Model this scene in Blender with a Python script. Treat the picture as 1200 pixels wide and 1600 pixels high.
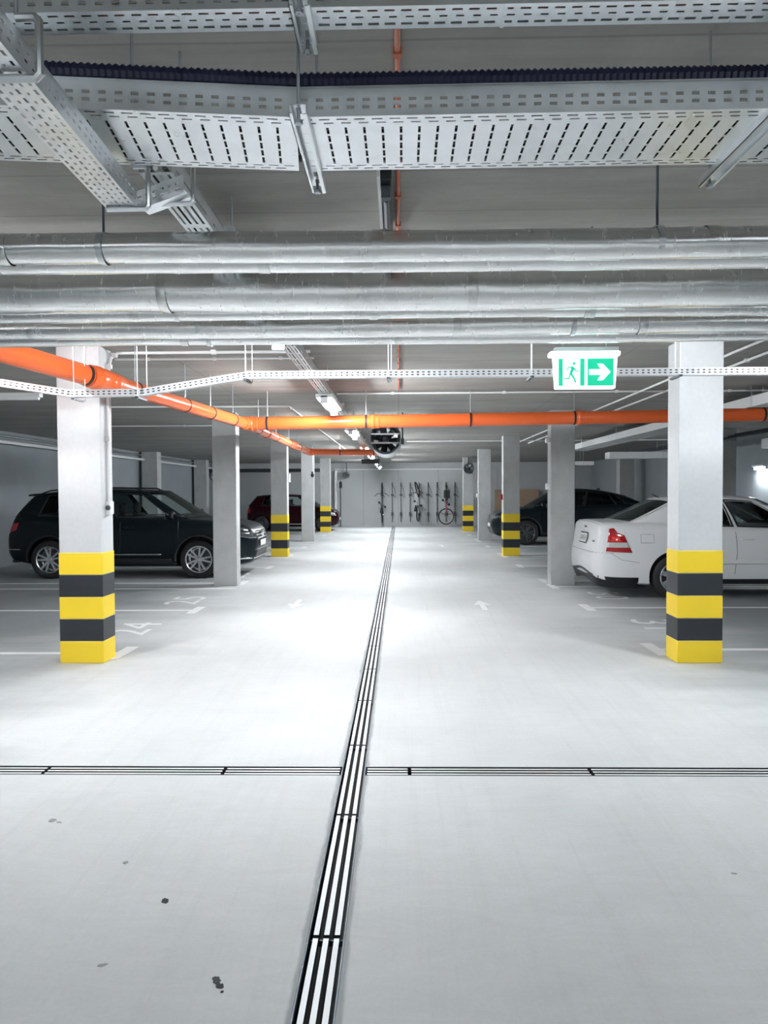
import bpy, bmesh, math, random
import numpy as np
from mathutils import Vector, Matrix
from mathutils.bvhtree import BVHTree

for o in list(bpy.data.objects):
    bpy.data.objects.remove(o)
scene = bpy.context.scene
COL = scene.collection
random.seed(7)
R = math.radians

# ------------------------------------------------------------------ camera
F_PX, CAM_H = 1155.0, 1.53
YAW, PITCH, ROLL = R(1.19), R(1.54), R(-0.29)
cam_data = bpy.data.cameras.new('camera')
cam_data.sensor_fit = 'VERTICAL'
cam_data.sensor_height = 36.0
cam_data.lens = 36.0 * F_PX / 1600.0
cam_data.clip_start = 0.05
cam = bpy.data.objects.new('camera', cam_data)
COL.objects.link(cam)
CAM_ROT = Matrix.Rotation(YAW, 3, 'Z') @ Matrix.Rotation(math.pi / 2 - PITCH, 3, 'X') @ Matrix.Rotation(ROLL, 3, 'Z')
CAM_LOC = Vector((0, 0, CAM_H))
cam.matrix_world = Matrix.Translation(CAM_LOC) @ CAM_ROT.to_4x4()
scene.camera = cam

# ------------------------------------------------------------------ world, exposure
world = bpy.data.worlds.new('world')
scene.world = world
world.use_nodes = True
world.node_tree.nodes['Background'].inputs[0].default_value = (0.75, 0.88, 1.0, 1)
world.node_tree.nodes['Background'].inputs[1].default_value = 0.005
vs = scene.view_settings
vs.view_transform = 'Standard'
vs.look = 'None'
vs.gamma = 1.0
vs.exposure = 1.98
vs.use_curve_mapping = False
LAMP_POWER = 92.0          # emission of the tube diffusers
LAMP_COLOR = (0.95, 0.97, 1.0)


def ray(px, py):
    return CAM_ROT @ Vector(((px - 600) / F_PX, -(py - 800) / F_PX, -1.0))


def at_y(px, py, y):
    d = ray(px, py)
    return CAM_LOC + d * (y / d.y)


def at_z(px, py, z):
    d = ray(px, py)
    return CAM_LOC + d * ((z - CAM_H) / d.z)


# ------------------------------------------------------------------ materials
MATS = {}


def mat(name, color=(0.8, 0.8, 0.8), rough=0.5, metal=0.0, emit=0.0, coat=0.0, ecol=None):
    if name in MATS:
        return MATS[name]
    m = bpy.data.materials.new(name)
    m.use_nodes = True
    b = m.node_tree.nodes['Principled BSDF']
    b.inputs['Base Color'].default_value = (*color, 1)
    b.inputs['Roughness'].default_value = rough
    b.inputs['Metallic'].default_value = metal
    if coat:
        b.inputs['Coat Weight'].default_value = coat
        b.inputs['Coat Roughness'].default_value = 0.04
    if emit:
        b.inputs['Emission Color'].default_value = (*(ecol or color), 1)
        b.inputs['Emission Strength'].default_value = emit
    MATS[name] = m
    return m


def N(m, t, **kw):
    n = m.node_tree.nodes.new(t)
    for k, v in kw.items():
        setattr(n, k, v)
    return n


def L(m, a, ai, b, bi):
    m.node_tree.links.new(a.outputs[ai], b.inputs[bi])


def ramp(m, stops):
    r = N(m, 'ShaderNodeValToRGB')
    e = r.color_ramp.elements
    while len(e) < len(stops):
        e.new(0.5)
    for el, (p, c) in zip(e, stops):
        el.position = p
        el.color = (*c, 1) if len(c) == 3 else c
    return r


def noise(m, vec, scale, detail=4, rough=0.55, stretch=None, dist=0.0):
    n = N(m, 'ShaderNodeTexNoise')
    n.inputs['Scale'].default_value = scale
    n.inputs['Detail'].default_value = detail
    n.inputs['Roughness'].default_value = rough
    n.inputs['Distortion'].default_value = dist
    if stretch:
        mp = N(m, 'ShaderNodeMapping')
        mp.inputs['Scale'].default_value = stretch
        L(m, vec[0], vec[1], mp, 'Vector')
        L(m, mp, 0, n, 'Vector')
    else:
        L(m, vec[0], vec[1], n, 'Vector')
    return n


def mixc(m, mode, fac, a, b):
    x = N(m, 'ShaderNodeMix', data_type='RGBA', blend_type=mode)
    for key, val in ((0, fac), (6, a), (7, b)):
        if isinstance(val, tuple) and hasattr(val[0], 'outputs'):
            m.node_tree.links.new(val[0].outputs[val[1]], x.inputs[key])
        elif key == 0:
            x.inputs[0].default_value = val
        else:
            x.inputs[key].default_value = (*val, 1)
    return (x, 2)


def concrete(name, base, var=0.12, scale=1.3, rough=0.7, bump=0.15, stretch=None, fine=40):
    m = mat(name, base, rough)
    b = m.node_tree.nodes['Principled BSDF']
    tc = N(m, 'ShaderNodeTexCoord')
    v = (tc, 'Object')
    n1 = noise(m, v, scale, 6, 0.6, stretch, 0.3)
    lo = tuple(c * (1 - var) for c in base)
    hi = tuple(min(1, c * (1 + var)) for c in base)
    r1 = ramp(m, [(0.3, lo), (0.7, hi)])
    L(m, n1, 0, r1, 0)
    n2 = noise(m, v, fine, 3, 0.6)
    r2 = ramp(m, [(0.3, (0.93,) * 3), (0.7, (1.0,) * 3)])
    L(m, n2, 0, r2, 0)
    c = mixc(m, 'MULTIPLY', 0.8, (r1, 0), (r2, 0))
    m.node_tree.links.new(c[0].outputs[2], b.inputs['Base Color'])
    bp = N(m, 'ShaderNodeBump')
    bp.inputs['Strength'].default_value = bump
    bp.inputs['Distance'].default_value = 0.004
    L(m, n2, 0, bp, 'Height')
    L(m, bp, 0, b, 'Normal')
    return m, c, v


def xyz(m, v):
    s = N(m, 'ShaderNodeSeparateXYZ')
    L(m, v[0], v[1], s, 0)
    return s


def math_n(m, op, a, b=None):
    n = N(m, 'ShaderNodeMath', operation=op)
    for i, val in ((0, a), (1, b)):
        if val is None:
            continue
        if isinstance(val, tuple):
            m.node_tree.links.new(val[0].outputs[val[1]], n.inputs[i])
        else:
            n.inputs[i].default_value = val
    return (n, 0)


def make_floor_mat():
    m, c, v = concrete('floor_concrete', (0.66, 0.69, 0.70), 0.07, 0.9, 0.6, 0.08, None, 60)
    b = m.node_tree.nodes['Principled BSDF']
    # brushed swirls of the power trowel
    w = noise(m, v, 2.2, 8, 0.7, (1.0, 3.0, 1.0), 2.5)
    rw = ramp(m, [(0.35, (0.93,) * 3), (0.62, (1.0,) * 3)])
    L(m, w, 0, rw, 0)
    c2 = mixc(m, 'MULTIPLY', 0.9, c, (rw, 0))
    s = xyz(m, v)
    # dirt along the long drain
    dx = math_n(m, 'ABSOLUTE', math_n(m, 'ADD', (s, 'X'), 0.258))
    nj = noise(m, v, 9, 4, 0.7, (1, 0.25, 1))
    edge = math_n(m, 'ADD', dx, math_n(m, 'MULTIPLY', math_n(m, 'SUBTRACT', (nj, 0), 0.5), 0.05))
    re = ramp(m, [(0.075, (0.42, 0.44, 0.45)), (0.088, (1, 1, 1))])
    m.node_tree.links.new(edge[0].outputs[0], re.inputs[0])
    c3 = mixc(m, 'MULTIPLY', 0.75, c2, (re, 0))
    # bay dimming: the bays' weaker light painted in as patchy darker concrete
    bx = math_n(m, 'ABSOLUTE', math_n(m, 'ADD', (s, 'X'), 0.1))
    nb = noise(m, v, 0.6, 5, 0.6, (0.5, 1.6, 1))
    bay = math_n(m, 'ADD', math_n(m, 'MULTIPLY', bx, 0.1), math_n(m, 'MULTIPLY', math_n(m, 'SUBTRACT', (nb, 0), 0.5), 0.35))
    rb = ramp(m, [(0.22, (1, 1, 1)), (0.40, (0.42, 0.45, 0.46))])
    m.node_tree.links.new(bay[0].outputs[0], rb.inputs[0])
    c4 = mixc(m, 'MULTIPLY', 0.9, c3, (rb, 0))
    # tyre tracks running down the aisle
    nt = noise(m, v, 7, 5, 0.7, (2.2, 0.06, 1), 0.4)
    rt = ramp(m, [(0.36, (0.9,) * 3), (0.5, (1, 1, 1))])
    L(m, nt, 0, rt, 0)
    c5 = mixc(m, 'MULTIPLY', 0.35, c4, (rt, 0))
    m.node_tree.links.new(c5[0].outputs[2], b.inputs['Base Color'])
    rr = ramp(m, [(0.3, (0.50,) * 3), (0.7, (0.68,) * 3)])
    b.inputs['Specular IOR Level'].default_value = 0.35
    L(m, w, 0, rr, 0)
    L(m, rr, 0, b, 'Roughness')
    return m


def make_ceiling_mat():
    m, c, v = concrete('ceiling_concrete', (0.34, 0.337, 0.31), 0.18, 1.6, 0.75, 0.12, (0.5, 1.7, 1), 30)
    b = m.node_tree.nodes['Principled BSDF']
    s = xyz(m, v)
    col = c
    # joints left by the formwork boards
    for ax, pitch, wd in (('Y', 0.44, 0.020), ('X', 2.2, 0.006)):
        nz = noise(m, v, 1.3, 3)
        q = math_n(m, 'ADD', (s, ax), math_n(m, 'MULTIPLY', (nz, 0), 0.02))
        fr = math_n(m, 'FRACT', math_n(m, 'MULTIPLY', q, 1.0 / pitch))
        rj = ramp(m, [(0.0, (0.72,) * 3), (wd, (0.75,) * 3), (wd * 1.6, (1, 1, 1))])
        m.node_tree.links.new(fr[0].outputs[0], rj.inputs[0])
        col = mixc(m, 'MULTIPLY', 0.85, col, (rj, 0))
    st = noise(m, v, 3.0, 6, 0.65, (0.25, 4.0, 1))
    rs = ramp(m, [(0.35, (0.86, 0.86, 0.87)), (0.65, (1, 1, 1))])
    L(m, st, 0, rs, 0)
    col = mixc(m, 'MULTIPLY', 0.9, col, (rs, 0))
    m.node_tree.links.new(col[0].outputs[2], b.inputs['Base Color'])
    return m


def make_metal(name, base, rough, nscale, namp, bump, stretch=None, spangle=0.12):
    m = mat(name, base, rough, 1.0)
    b = m.node_tree.nodes['Principled BSDF']
    tc = N(m, 'ShaderNodeTexCoord')
    v = (tc, 'Object')
    n1 = noise(m, v, nscale, 4, 0.6, stretch)
    r1 = ramp(m, [(0.3, tuple(c * (1 - spangle) for c in base)), (0.7, tuple(min(1, c * (1 + spangle)) for c in base))])
    L(m, n1, 0, r1, 0)
    L(m, r1, 0, b, 'Base Color')
    r2 = ramp(m, [(0.3, (rough - namp,) * 3), (0.7, (rough + namp,) * 3)])
    L(m, n1, 0, r2, 0)
    L(m, r2, 0, b, 'Roughness')
    if bump:
        bp = N(m, 'ShaderNodeBump')
        bp.inputs['Strength'].default_value = bump
        bp.inputs['Distance'].default_value = 0.006
        L(m, n1, 0, bp, 'Height')
        L(m, bp, 0, b, 'Normal')
    return m


M_FLOOR = make_floor_mat()
M_CEIL = make_ceiling_mat()
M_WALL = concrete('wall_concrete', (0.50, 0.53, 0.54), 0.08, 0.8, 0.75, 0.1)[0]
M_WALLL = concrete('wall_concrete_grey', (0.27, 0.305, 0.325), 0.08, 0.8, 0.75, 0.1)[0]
M_COLUMN = concrete('column_concrete', (0.47, 0.49, 0.49), 0.12, 2.4, 0.65, 0.12, None, 25)[0]
M_COLUMN_W = concrete('column_painted', (0.60, 0.63, 0.645), 0.05, 2.0, 0.6, 0.06, None, 25)[0]
M_GALV = make_metal('galvanised_steel', (0.72, 0.76, 0.78), 0.30, 10, 0.03, 0.0, None, 0.05)
M_GALV_W = make_metal('bright_galvanised', (0.80, 0.83, 0.86), 0.36, 10, 0.03, 0.0, None, 0.05)
M_TRAYW = mat('pale_tray_steel', (0.76, 0.79, 0.81), 0.42, 0.35)
M_SLAT = mat('dusty_galvanised', (0.70, 0.73, 0.75), 0.5, 0.35)
M_FOIL = make_metal('aluminium_foil', (0.95, 0.96, 0.96), 0.24, 22, 0.05, 0.05, (2.6, 0.7, 0.7), 0.03)
M_FOIL.node_tree.nodes['Principled BSDF'].inputs['Metallic'].default_value = 1.0
M_TAPE = make_metal('foil_tape', (0.84, 0.86, 0.85), 0.24, 40, 0.03, 0.1)
M_STEEL = mat('dark_steel', (0.10, 0.12, 0.14), 0.45, 0.7)
M_ROD = mat('zinc_rod', (0.42, 0.46, 0.50), 0.4, 0.9)
M_ORANGE = mat('orange_pvc', (0.72, 0.125, 0.028), 0.28)
M_RAIL = mat('grey_rail', (0.12, 0.13, 0.14), 0.5, 0.4)
M_BLACK = mat('black_rubber', (0.012, 0.014, 0.018), 0.5)
M_NAVY = mat('navy_corrugated', (0.005, 0.008, 0.035), 0.5)
M_WHITE = mat('white_plastic', (0.80, 0.82, 0.83), 0.4)
M_WHITEP = mat('white_road_paint', (0.83, 0.85, 0.86), 0.6)
M_DUCT = concrete('duct_white', (0.62, 0.65, 0.66), 0.05, 1.5, 0.6, 0.03)[0]
M_YELLOW = mat('yellow_warning_paint', (0.90, 0.66, 0.03), 0.5)
M_YBLACK = mat('black_warning_paint', (0.022, 0.027, 0.033), 0.45)
M_COPPER = mat('red_cable', (0.50, 0.13, 0.06), 0.45)
M_LAMP = mat('lamp_diffuser', (1, 1, 1), 0.4, 0, LAMP_POWER, ecol=LAMP_COLOR)
M_LAMP_ADDED = mat('lamp_diffuser_bright', (1, 1, 1), 0.4, 0, LAMP_POWER * 1.65, ecol=LAMP_COLOR)
M_SIGNW = mat('sign_white', (0.92, 0.97, 0.97), 0.35, 0, 0.62, ecol=(0.86, 1.0, 0.98))
M_SIGNG = mat('sign_green', (0.01, 0.55, 0.30), 0.4, 0, 0.17, ecol=(0.01, 0.75, 0.42))
M_STAIN = mat('oil_stain', (0.012, 0.014, 0.018), 0.7)
M_STAINL = mat('faint_stain', (0.28, 0.29, 0.30), 0.5)
M_MUD_GAPSHADE = mat('drain_mud_gap_shade', (0.015, 0.017, 0.02), 0.8)
M_WOOD = concrete('plywood', (0.42, 0.30, 0.20), 0.15, 3, 0.6, 0.05, (1, 1, 6))[0]
M_RED = mat('red_lens', (0.42, 0.006, 0.012), 0.12, coat=1.0)
M_REDB = mat('bright_red_lens', (0.75, 0.02, 0.02), 0.12, coat=1.0)
M_CLEAR = mat('clear_lens', (0.80, 0.80, 0.80), 0.1, 0.3, coat=1.0)
M_HEAD = mat('smoked_headlight', (0.10, 0.11, 0.12), 0.1, 0.6, coat=1.0)
M_CHROME = mat('chrome', (0.85, 0.87, 0.88), 0.12, 1.0)
M_ALLOY = mat('alloy_rim', (0.78, 0.80, 0.82), 0.25, 1.0)
M_ALLOYD = mat('dark_alloy_rim', (0.16, 0.17, 0.18), 0.3, 1.0)
M_TIRE = mat('tyre_rubber', (0.014, 0.015, 0.017), 0.65)
M_TRIM = mat('black_trim', (0.012, 0.014, 0.018), 0.4)
M_INTERIOR = mat('car_interior', (0.015, 0.017, 0.02), 0.7)
M_PLATE = mat('plate_white', (0.78, 0.80, 0.80), 0.4)
M_PLATEMARK = mat('plate_mark', (0.45, 0.48, 0.5), 0.5)


def make_glass(name, tint, refl=0.10):
    m = bpy.data.materials.new(name)
    m.use_nodes = True
    nt = m.node_tree
    nt.nodes.remove(nt.nodes['Principled BSDF'])
    out = nt.nodes['Material Output']
    tr = N(m, 'ShaderNodeBsdfTransparent')
    tr.inputs[0].default_value = (*tint, 1)
    gl = N(m, 'ShaderNodeBsdfGlossy')
    gl.inputs['Roughness'].default_value = 0.03
    gl.inputs['Color'].default_value = (0.8, 0.9, 0.92, 1)
    lw = N(m, 'ShaderNodeFresnel')
    lw.inputs[0].default_value = 1.45
    mx = N(m, 'ShaderNodeMixShader')
    L(m, lw, 0, mx, 0)
    L(m, tr, 0, mx, 1)
    L(m, gl, 0, mx, 2)
    L(m, mx, 0, out, 'Surface')
    return m


M_GLASS = make_glass('car_glass', (0.78, 0.84, 0.84))
M_GLASSD = make_glass('privacy_glass', (0.05, 0.07, 0.08))
M_GLASSG = make_glass('green_rear_glass', (0.08, 0.16, 0.14))


# ------------------------------------------------------------------ mesh helpers
class MB:
    def __init__(self):
        self.v, self.f = [], []

    def add(self, vs, fs):
        b = len(self.v)
        self.v += [tuple(p) for p in vs]
        self.f += [tuple(b + i for i in f) for f in fs]
        return self

    def box(self, x0, x1, y0, y1, z0, z1):
        return self.add([(x0, y0, z0), (x1, y0, z0), (x1, y1, z0), (x0, y1, z0), (x0, y0, z1), (x1, y0, z1), (x1, y1, z1), (x0, y1, z1)],
                        [(0, 3, 2, 1), (4, 5, 6, 7), (0, 1, 5, 4), (1, 2, 6, 5), (2, 3, 7, 6), (3, 0, 4, 7)])

    def obox(self, c, ax, ay, az, hx, hy, hz):
        c = Vector(c)
        vs = []
        for sz in (-1, 1):
            for sx, sy in ((-1, -1), (1, -1), (1, 1), (-1, 1)):
                vs.append(c + ax * (hx * sx) + ay * (hy * sy) + az * (hz * sz))
        return self.add(vs, [(0, 3, 2, 1), (4, 5, 6, 7), (0, 1, 5, 4), (1, 2, 6, 5), (2, 3, 7, 6), (3, 0, 4, 7)])

    def bar(self, p, q, w, h, up=(0, 0, 1)):
        p, q = Vector(p), Vector(q)
        d = (q - p)
        ln = d.length
        d.normalize()
        up = Vector(up)
        if abs(d.dot(up)) > 0.99:
            up = Vector((0, 1, 0))
        s = d.cross(up).normalized()
        u = s.cross(d)
        return self.obox((p + q) / 2, d, s, u, ln / 2, w / 2, h / 2)

    def tube(self, pts, r, n=10, caps=True):
        pts = [Vector(p) for p in pts]
        rs = r if isinstance(r, (list, tuple)) else [r] * len(pts)
        b0 = len(self.v)
        prev = None
        for i, p in enumerate(pts):
            if i == 0:
                t = pts[1] - p
            elif i == len(pts) - 1:
                t = p - pts[i - 1]
            else:
                t = (pts[i + 1] - p).normalized() + (p - pts[i - 1]).normalized()
            t.normalize()
            if prev is None:
                up = Vector((0, 0, 1)) if abs(t.z) < 0.9 else Vector((0, 1, 0))
            else:
                up = prev
            s = t.cross(up).normalized()
            u = s.cross(t).normalized()
            prev = u
            for k in range(n):
                a = 2 * math.pi * k / n
                self.v.append(tuple(p + (s * math.cos(a) + u * math.sin(a)) * rs[i]))
        m = len(pts)
        for i in range(m - 1):
            for k in range(n):
                a, c = b0 + i * n + k, b0 + i * n + (k + 1) % n
                self.f.append((a, c, c + n, a + n))
        if caps:
            self.f.append(tuple(b0 + k for k in range(n))[::-1])
            self.f.append(tuple(b0 + (m - 1) * n + k for k in range(n)))
        return self

    def lathe(self, prof, n=32, axis='Y', c=(0, 0, 0), close=False):
        """prof: (radius, along) pairs turned about an axis"""
        b0 = len(self.v)
        for (r, a) in prof:
            for k in range(n):
                t = 2 * math.pi * k / n
                x, z = r * math.cos(t), r * math.sin(t)
                p = (x, a, z) if axis == 'Y' else ((a, x, z) if axis == 'X' else (x, z, a))
                self.v.append((p[0] + c[0], p[1] + c[1], p[2] + c[2]))
        m = len(prof)
        for i in range(m if close else m - 1):
            j = (i + 1) % m
            for k in range(n):
                self.f.append((b0 + i * n + k, b0 + i * n + (k + 1) % n, b0 + j * n + (k + 1) % n, b0 + j * n + k))
        return self

    def grid(self, fn, us, vs):
        b0 = len(self.v)
        for u in us:
            for v in vs:
                self.v.append(tuple(fn(u, v)))
        nv = len(vs)
        for i in range(len(us) - 1):
            for j in range(nv - 1):
                a = b0 + i * nv + j
                self.f.append((a, a + 1, a + nv + 1, a + nv))
        return self

    def prism(self, poly, o, a, b, th):
        """flat polygon (2D) in the frame o + a*x + b*y, extruded by th along a x b"""
        o, a, b = Vector(o), Vector(a), Vector(b)
        nrm = a.cross(b).normalized() * th
        n = len(poly)
        base = [o + a * x + b * y for x, y in poly]
        vs = base + [p + nrm for p in base]
        fs = [tuple(range(n))[::-1], tuple(range(n, 2 * n))]
        fs += [(i, (i + 1) % n, n + (i + 1) % n, n + i) for i in range(n)]
        return self.add(vs, fs)

    def sheet(self, o, U, V, ulen, vlen, strips):
        """perforated sheet: strips = (v0, v1, pitch, slot, phase) rows of slots; the rest solid"""
        o, U, V = Vector(o), Vector(U), Vector(V)

        def q(u0, u1, v0, v1):
            self.add([o + U * u0 + V * v0, o + U * u1 + V * v0, o + U * u1 + V * v1, o + U * u0 + V * v1], [(0, 1, 2, 3)])
        v = 0.0
        for (v0, v1, pitch, slot, ph) in strips:
            if v0 > v + 1e-6:
                q(0, ulen, v, v0)
            u = 0.0
            s = ph
            while s + slot < ulen:
                q(u, s, v0, v1)
                u = s + slot
                s += pitch
            q(u, ulen, v0, v1)
            v = v1
        if v < vlen - 1e-6:
            q(0, ulen, v, vlen)
        return self

    def build(self, name, m, parent=None, smooth=False, world_coords=True, bevel=0, solid=0, recalc=True):
        me = bpy.data.meshes.new(name)
        me.from_pydata(self.v, [], self.f)
        if recalc:
            bm = bmesh.new()
            bm.from_mesh(me)
            bmesh.ops.recalc_face_normals(bm, faces=bm.faces)
            bm.to_mesh(me)
            bm.free()
        for mm in (m if isinstance(m, (list, tuple)) else [m]):
            me.materials.append(mm)
        o = bpy.data.objects.new(name, me)
        COL.objects.link(o)
        if smooth:
            smooth_by_angle(me, smooth if isinstance(smooth, float) else 40)
        if bevel:
            md = o.modifiers.new('bevel', 'BEVEL')
            md.width = bevel
            md.segments = 2
            md.limit_method = 'ANGLE'
        if solid:
            md = o.modifiers.new('solid', 'SOLIDIFY')
            md.thickness = solid
        if parent:
            o.parent = parent
            if world_coords:
                p = parent
                off = Vector((0, 0, 0))
                while p:
                    off += p.location
                    p = p.parent
                o.matrix_parent_inverse = Matrix.Translation(-off)
        return o


def smooth_by_angle(me, deg):
    for p in me.polygons:
        p.use_smooth = True
    bm = bmesh.new()
    bm.from_mesh(me)
    lim = R(deg)
    for e in bm.edges:
        if len(e.link_faces) == 2:
            if e.calc_face_angle(0) > lim:
                e.smooth = False
        else:
            e.smooth = True
    bm.to_mesh(me)
    bm.free()


def tag(o, label=None, cat=None, group=None, kind=None):
    if label:
        o['label'] = label
    if cat:
        o['category'] = cat
    if group:
        o['group'] = group
    if kind:
        o['kind'] = kind
    return o


def thing(name, label, cat, loc=(0, 0, 0), rz=0.0, group=None):
    o = bpy.data.objects.new(name, None)
    o.empty_display_size = 0.1
    COL.objects.link(o)
    o.location = loc
    o.rotation_euler = (0, 0, rz)
    return tag(o, label, cat, group)


def dup(o, parent=None):
    c = o.copy()
    COL.objects.link(c)
    c.parent = parent
    if parent:
        c.matrix_parent_inverse = o.matrix_parent_inverse.copy()
    for ch in list(o.children):
        dup(ch, c)
    return c


def lp(name, mb, m, parent, **kw):      # part given in its parent's own coordinates
    return mb.build(name, m, parent, world_coords=False, **kw)


def text_mesh(txt, size, depth=0.0):
    cu = bpy.data.curves.new('t', 'FONT')
    cu.body = txt
    cu.size = size
    cu.align_x = 'CENTER'
    cu.align_y = 'CENTER'
    cu.extrude = depth
    o = bpy.data.objects.new('t', cu)
    COL.objects.link(o)
    dg = bpy.context.evaluated_depsgraph_get()
    me = bpy.data.meshes.new_from_object(o.evaluated_get(dg))
    bpy.data.objects.remove(o)
    bpy.data.curves.remove(cu)
    return me


# ------------------------------------------------------------------ the setting
XL, XR, YB, YE, ZC = -8.3, 8.6, -12.0, 33.3, 2.85
DX, DW = -0.258, 0.066            # long drain centre and half width
CY, CW = 4.015, 0.064             # cross drain
mb = MB()
dz = -0.10
for x0, x1 in ((XL, DX - DW), (DX + DW, XR)):
    for y0, y1 in ((YB, CY - CW), (CY + CW, YE)):
        mb.add([(x0, y0, 0), (x1, y0, 0), (x1, y1, 0), (x0, y1, 0)], [(0, 1, 2, 3)])
# strips at the far and near end of the long channel, and the channel walls
LY0, LY1 = YB, 31.6
mb.add([(DX - DW, LY1, 0), (DX + DW, LY1, 0), (DX + DW, YE, 0), (DX - DW, YE, 0)], [(0, 1, 2, 3)])
nt = len(mb.f)
for s in (-1, 1):
    for y0, y1 in ((LY0, CY - CW), (CY + CW, LY1)):
        x = DX + s * DW
        mb.add([(x, y0, 0), (x, y1, 0), (x, y1, dz), (x, y0, dz)], [(0, 1, 2, 3)])
    for x0, x1 in ((XL, DX - DW), (DX + DW, XR)):
        y = CY + s * CW
        mb.add([(x0, y, 0), (x1, y, 0), (x1, y, dz), (x0, y, dz)], [(0, 1, 2, 3)])
mb.add([(DX - DW, LY1, 0), (DX + DW, LY1, 0), (DX + DW, LY1, dz), (DX - DW, LY1, dz)], [(0, 1, 2, 3)])
mb.add([(DX - DW, LY0, dz), (DX + DW, LY0, dz), (DX + DW, LY1, dz), (DX - DW, LY1, dz)], [(0, 1, 2, 3)])
for x0, x1 in ((XL, DX - DW), (DX + DW, XR)):
    mb.add([(x0, CY - CW, dz), (x1, CY - CW, dz), (x1, CY + CW, dz), (x0, CY + CW, dz)], [(0, 1, 2, 3)])
floor = mb.build('floor', [M_FLOOR, M_MUD_GAPSHADE], recalc=False)
for i, p in enumerate(floor.data.polygons):
    p.material_index = 0 if i < nt else 1
tag(floor, 'pale power-floated concrete garage floor', kind='structure')

T = 0.2
tag(MB().box(XL - T, XR + T, YB - T, YE + T, ZC, ZC + 0.25).build('ceiling', M_CEIL), 'grey board-marked concrete ceiling slab', kind='structure')
tag(MB().box(XL - T, XR + T, YE, YE + T, dz, ZC).build('wall_back', M_WALL), 'pale concrete end wall carrying the bicycle racks', kind='structure')
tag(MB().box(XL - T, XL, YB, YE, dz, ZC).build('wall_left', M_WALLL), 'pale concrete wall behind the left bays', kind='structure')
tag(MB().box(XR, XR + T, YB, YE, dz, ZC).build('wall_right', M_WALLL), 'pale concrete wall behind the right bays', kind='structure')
tag(MB().box(XL - T, XR + T, YB - T, YB, dz, ZC).build('wall_front', M_WALL), 'concrete wall behind the viewer', kind='structure')
wb = bpy.data.objects['wall_back']
for x in (-1.62, -0.05, 1.75, 4.4):
    MB().box(x - 0.009, x + 0.009, YE - 0.004, YE, 0.02, 2.6).build('panel_joint', M_STAINL, wb)
wr = bpy.data.objects['wall_right']
for y in (16.9, 19.4, 22.5, 25.5, 28.2):
    MB().box(XR - 0.004, XR, y - 0.015, y + 0.015, 0.02, 2.6).build('panel_joint', M_STAINL, wr)


# painted markings: pieces of the floor
def paint(name, poly):
    return MB().prism(poly, (0, 0, 0.0018 if name == 'parking_line_end' else 0.001), (1, 0, 0), (0, 1, 0), 0.002).build(name, M_WHITEP, floor)


LINES = (6.98, 9.55, 11.72, 12.45, 15.0, 17.25, 17.95, 20.45, 22.7, 23.45, 26.0, 28.2)
for y in LINES:
    for s, xi, xo in ((-1, -2.62, -7.6), (1, 2.42, 7.6)):
        ya = y + (0.15 if s > 0 else 0.0)
        paint('parking_line', [(min(xi, xo), ya - 0.045), (max(xi, xo), ya - 0.045), (max(xi, xo), ya + 0.045), (min(xi, xo), ya + 0.045)])
        if y not in (11.72, 17.25, 22.7) or s > 0:
            a, b2 = (xi - 0.10, xi + 0.02) if s < 0 else (xi - 0.02, xi + 0.10)
            paint('parking_line_end', [(a, ya - 0.26), (b2, ya - 0.26), (b2, ya + 0.30), (a, ya + 0.30)])


def bay_number(txt, x, y, s):
    me = text_mesh(txt, 0.66)
    # s = -1: left bays, text up points to -X; s = +1: right bays, text up points to +X
    for v in me.vertices:
        tx, ty = v.co.x * 1.25, v.co.y
        v.co = (x + s * ty, y - s * tx, 0.0025)
    me.materials.append(M_WHITEP)
    o = bpy.data.objects.new('bay_number', me)
    COL.objects.link(o)
    o.parent = floor
    tag(o, 'white painted bay number %s' % txt)


bay_number('24', -2.98, 8.25, -1)
bay_number('25', -3.02, 10.45, -1)
bay_number('31', 2.92, 8.45, 1)
bay_number('30', 3.02, 10.85, 1)
bay_number('26', -3.02, 13.6, -1)
bay_number('29', 3.02, 13.9, 1)


def arrow(x, y, s):
    pts = [(-0.035, -0.45), (0.035, -0.45), (0.035, 0.0), (0.12, -0.06), (0.0, 0.38), (-0.12, -0.06), (-0.035, 0.0)]
    paint('floor_arrow', [(x + px, y + s * py) for px, py in pts][::s])


arrow(-1.42, 10.05, -1)
arrow(1.11, 10.0, 1)
arrow(-1.6, 21.0, -1)
arrow(1.2, 21.0, 1)


def stain(px, py, rx, ry, m, label, seed, rot=0.0):
    rnd = random.Random(seed)
    c = at_z(px, py, 0)
    poly = []
    for k in range(18):
        a = 2 * math.pi * k / 18
        q = 1 + rnd.uniform(-0.22, 0.22)
        x, y = rx * math.cos(a) * q, ry * math.sin(a) * q
        poly.append((c.x + x * math.cos(rot) - y * math.sin(rot), c.y + x * math.sin(rot) + y * math.cos(rot)))
    o = MB().prism(poly, (0, 0, 0.0005), (1, 0, 0), (0, 1, 0), 0.001).build('floor_stain', m, floor)
    tag(o, label)


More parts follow.
